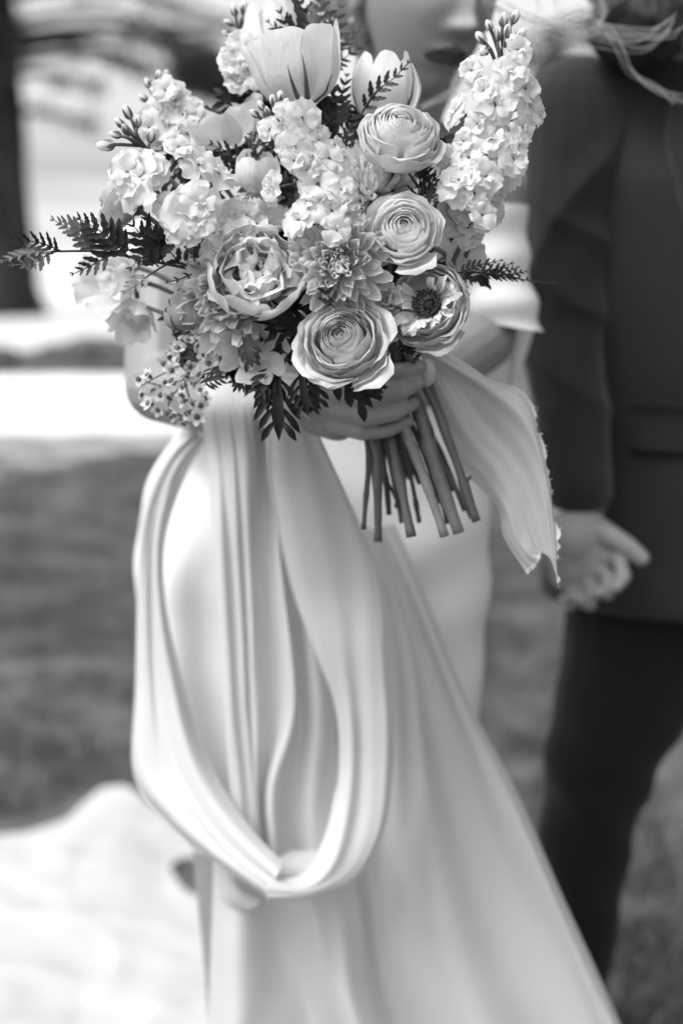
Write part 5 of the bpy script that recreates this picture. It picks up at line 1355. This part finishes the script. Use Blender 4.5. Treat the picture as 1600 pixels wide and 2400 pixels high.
def slab(name, outline_rows, m, off=0.006, thick=0.003):
    """cloth piece lying on the jacket front; rows of (xl, xr, z)"""
    n = 8; V = []
    for xl, xr, z in outline_rows:
        for k in range(n):
            x = xl + (xr - xl) * k / (n - 1); V.append((x, jfront(x, z, off + thick), z))
    for xl, xr, z in outline_rows:
        for k in range(n):
            x = xl + (xr - xl) * k / (n - 1); V.append((x, jfront(x, z, off - 0.004), z))
    m_ = len(outline_rows); F = grid_faces(n, m_); o_ = n * m_
    F += [tuple(i + o_ for i in q[::-1]) for q in grid_faces(n, m_)]
    for j in range(m_ - 1):
        F.append((j * n, (j + 1) * n, (j + 1) * n + o_, j * n + o_)); F.append((j * n + n - 1, j * n + n - 1 + o_, (j + 1) * n + n - 1 + o_, (j + 1) * n + n - 1))
    F.append(tuple(range(n)) + tuple(range(n - 1 + o_, o_ - 1, -1)))
    F.append(tuple((m_ - 1) * n + i for i in range(n)) + tuple((m_ - 1) * n + i + o_ for i in range(n - 1, -1, -1)))
    wobj(name, V, F, m, groom, GR)
slab('pocket_flap', [(0.345, 0.435, 1.118), (0.343, 0.435, 1.095), (0.345, 0.432, 1.066), (0.352, 0.425, 1.062)], M['suit'], 0.004, 0.001)
slab('lapel', [(0.395, 0.425, 1.50), (0.375, 0.440, 1.46), (0.372, 0.450, 1.42), (0.392, 0.462, 1.34), (0.425, 0.468, 1.22), (0.455, 0.470, 1.13)], M['suit'])
slab('lapel', [(0.520, 0.550, 1.50), (0.505, 0.570, 1.46), (0.495, 0.573, 1.42), (0.484, 0.553, 1.34), (0.480, 0.520, 1.22), (0.478, 0.490, 1.13)], M['suit'])
slab('shirt_front', [(0.43, 0.515, 1.50), (0.445, 0.50, 1.46), (0.455, 0.492, 1.40), (0.465, 0.482, 1.25)], M['shirt'], 0.003)
slab('breast_pocket', [(0.535, 0.62, 1.36), (0.535, 0.62, 1.335)], M['suit'])
for z in (1.09, 0.99):
    v, f = ball((0.474, jfront(0.474, z, 0.009), z), (0.010, 0.004, 0.010), 14, 8); wobj('button', v, f, M['button'], groom, GR)
lg = chain([PY(1512, 1440, 1.80), PY(1490, 1560, 1.79), PY(1408, 1770, 1.77), PY(1372, 1960, 1.765), PY(1352, 2200, 1.76), (0.265, 1.77, 0.10)], [0.105, 0.098, 0.074, 0.062, 0.056, 0.060])
lg += chain([(0.57, 1.80, 0.86), (0.60, 1.80, 0.48), (0.62, 1.81, 0.08)], [0.108, 0.08, 0.07])
lg += chain([(0.40, 1.80, 0.90), (0.54, 1.80, 0.90)], [0.11, 0.11])
V, F = fuse(lg, 0.006, 6, 0.5); F = np.asarray(F); N = vnormals(V, F)
V = V + N * (0.004 * np.sin(V[:, 2] * 48 + V[:, 0] * 60 + 3 * vnoise(V, 4, 6)) * np.exp(-((V[:, 2] - 0.56) / 0.14) ** 2) + 0.006 * vnoise(V * np.array([1, 1, 0.25]), 12, 12))[:, None]
wobj('trousers', V, F, M['trouser'], groom, GR)
for cx, cy in ((0.262, 1.77), (0.62, 1.81)):
    sh = [loft([((cx, cy - 0.04, 0.0), 0.042, 0.13, 0.9), ((cx, cy - 0.04, 0.03), 0.046, 0.135, 0.9), ((cx, cy - 0.02, 0.06), 0.042, 0.10, 1), ((cx, cy + 0.02, 0.10), 0.038, 0.05, 1)], 28)]
    v, f = sh[0]; wobj('shoe', v, f, M['shoe'], groom, GR)
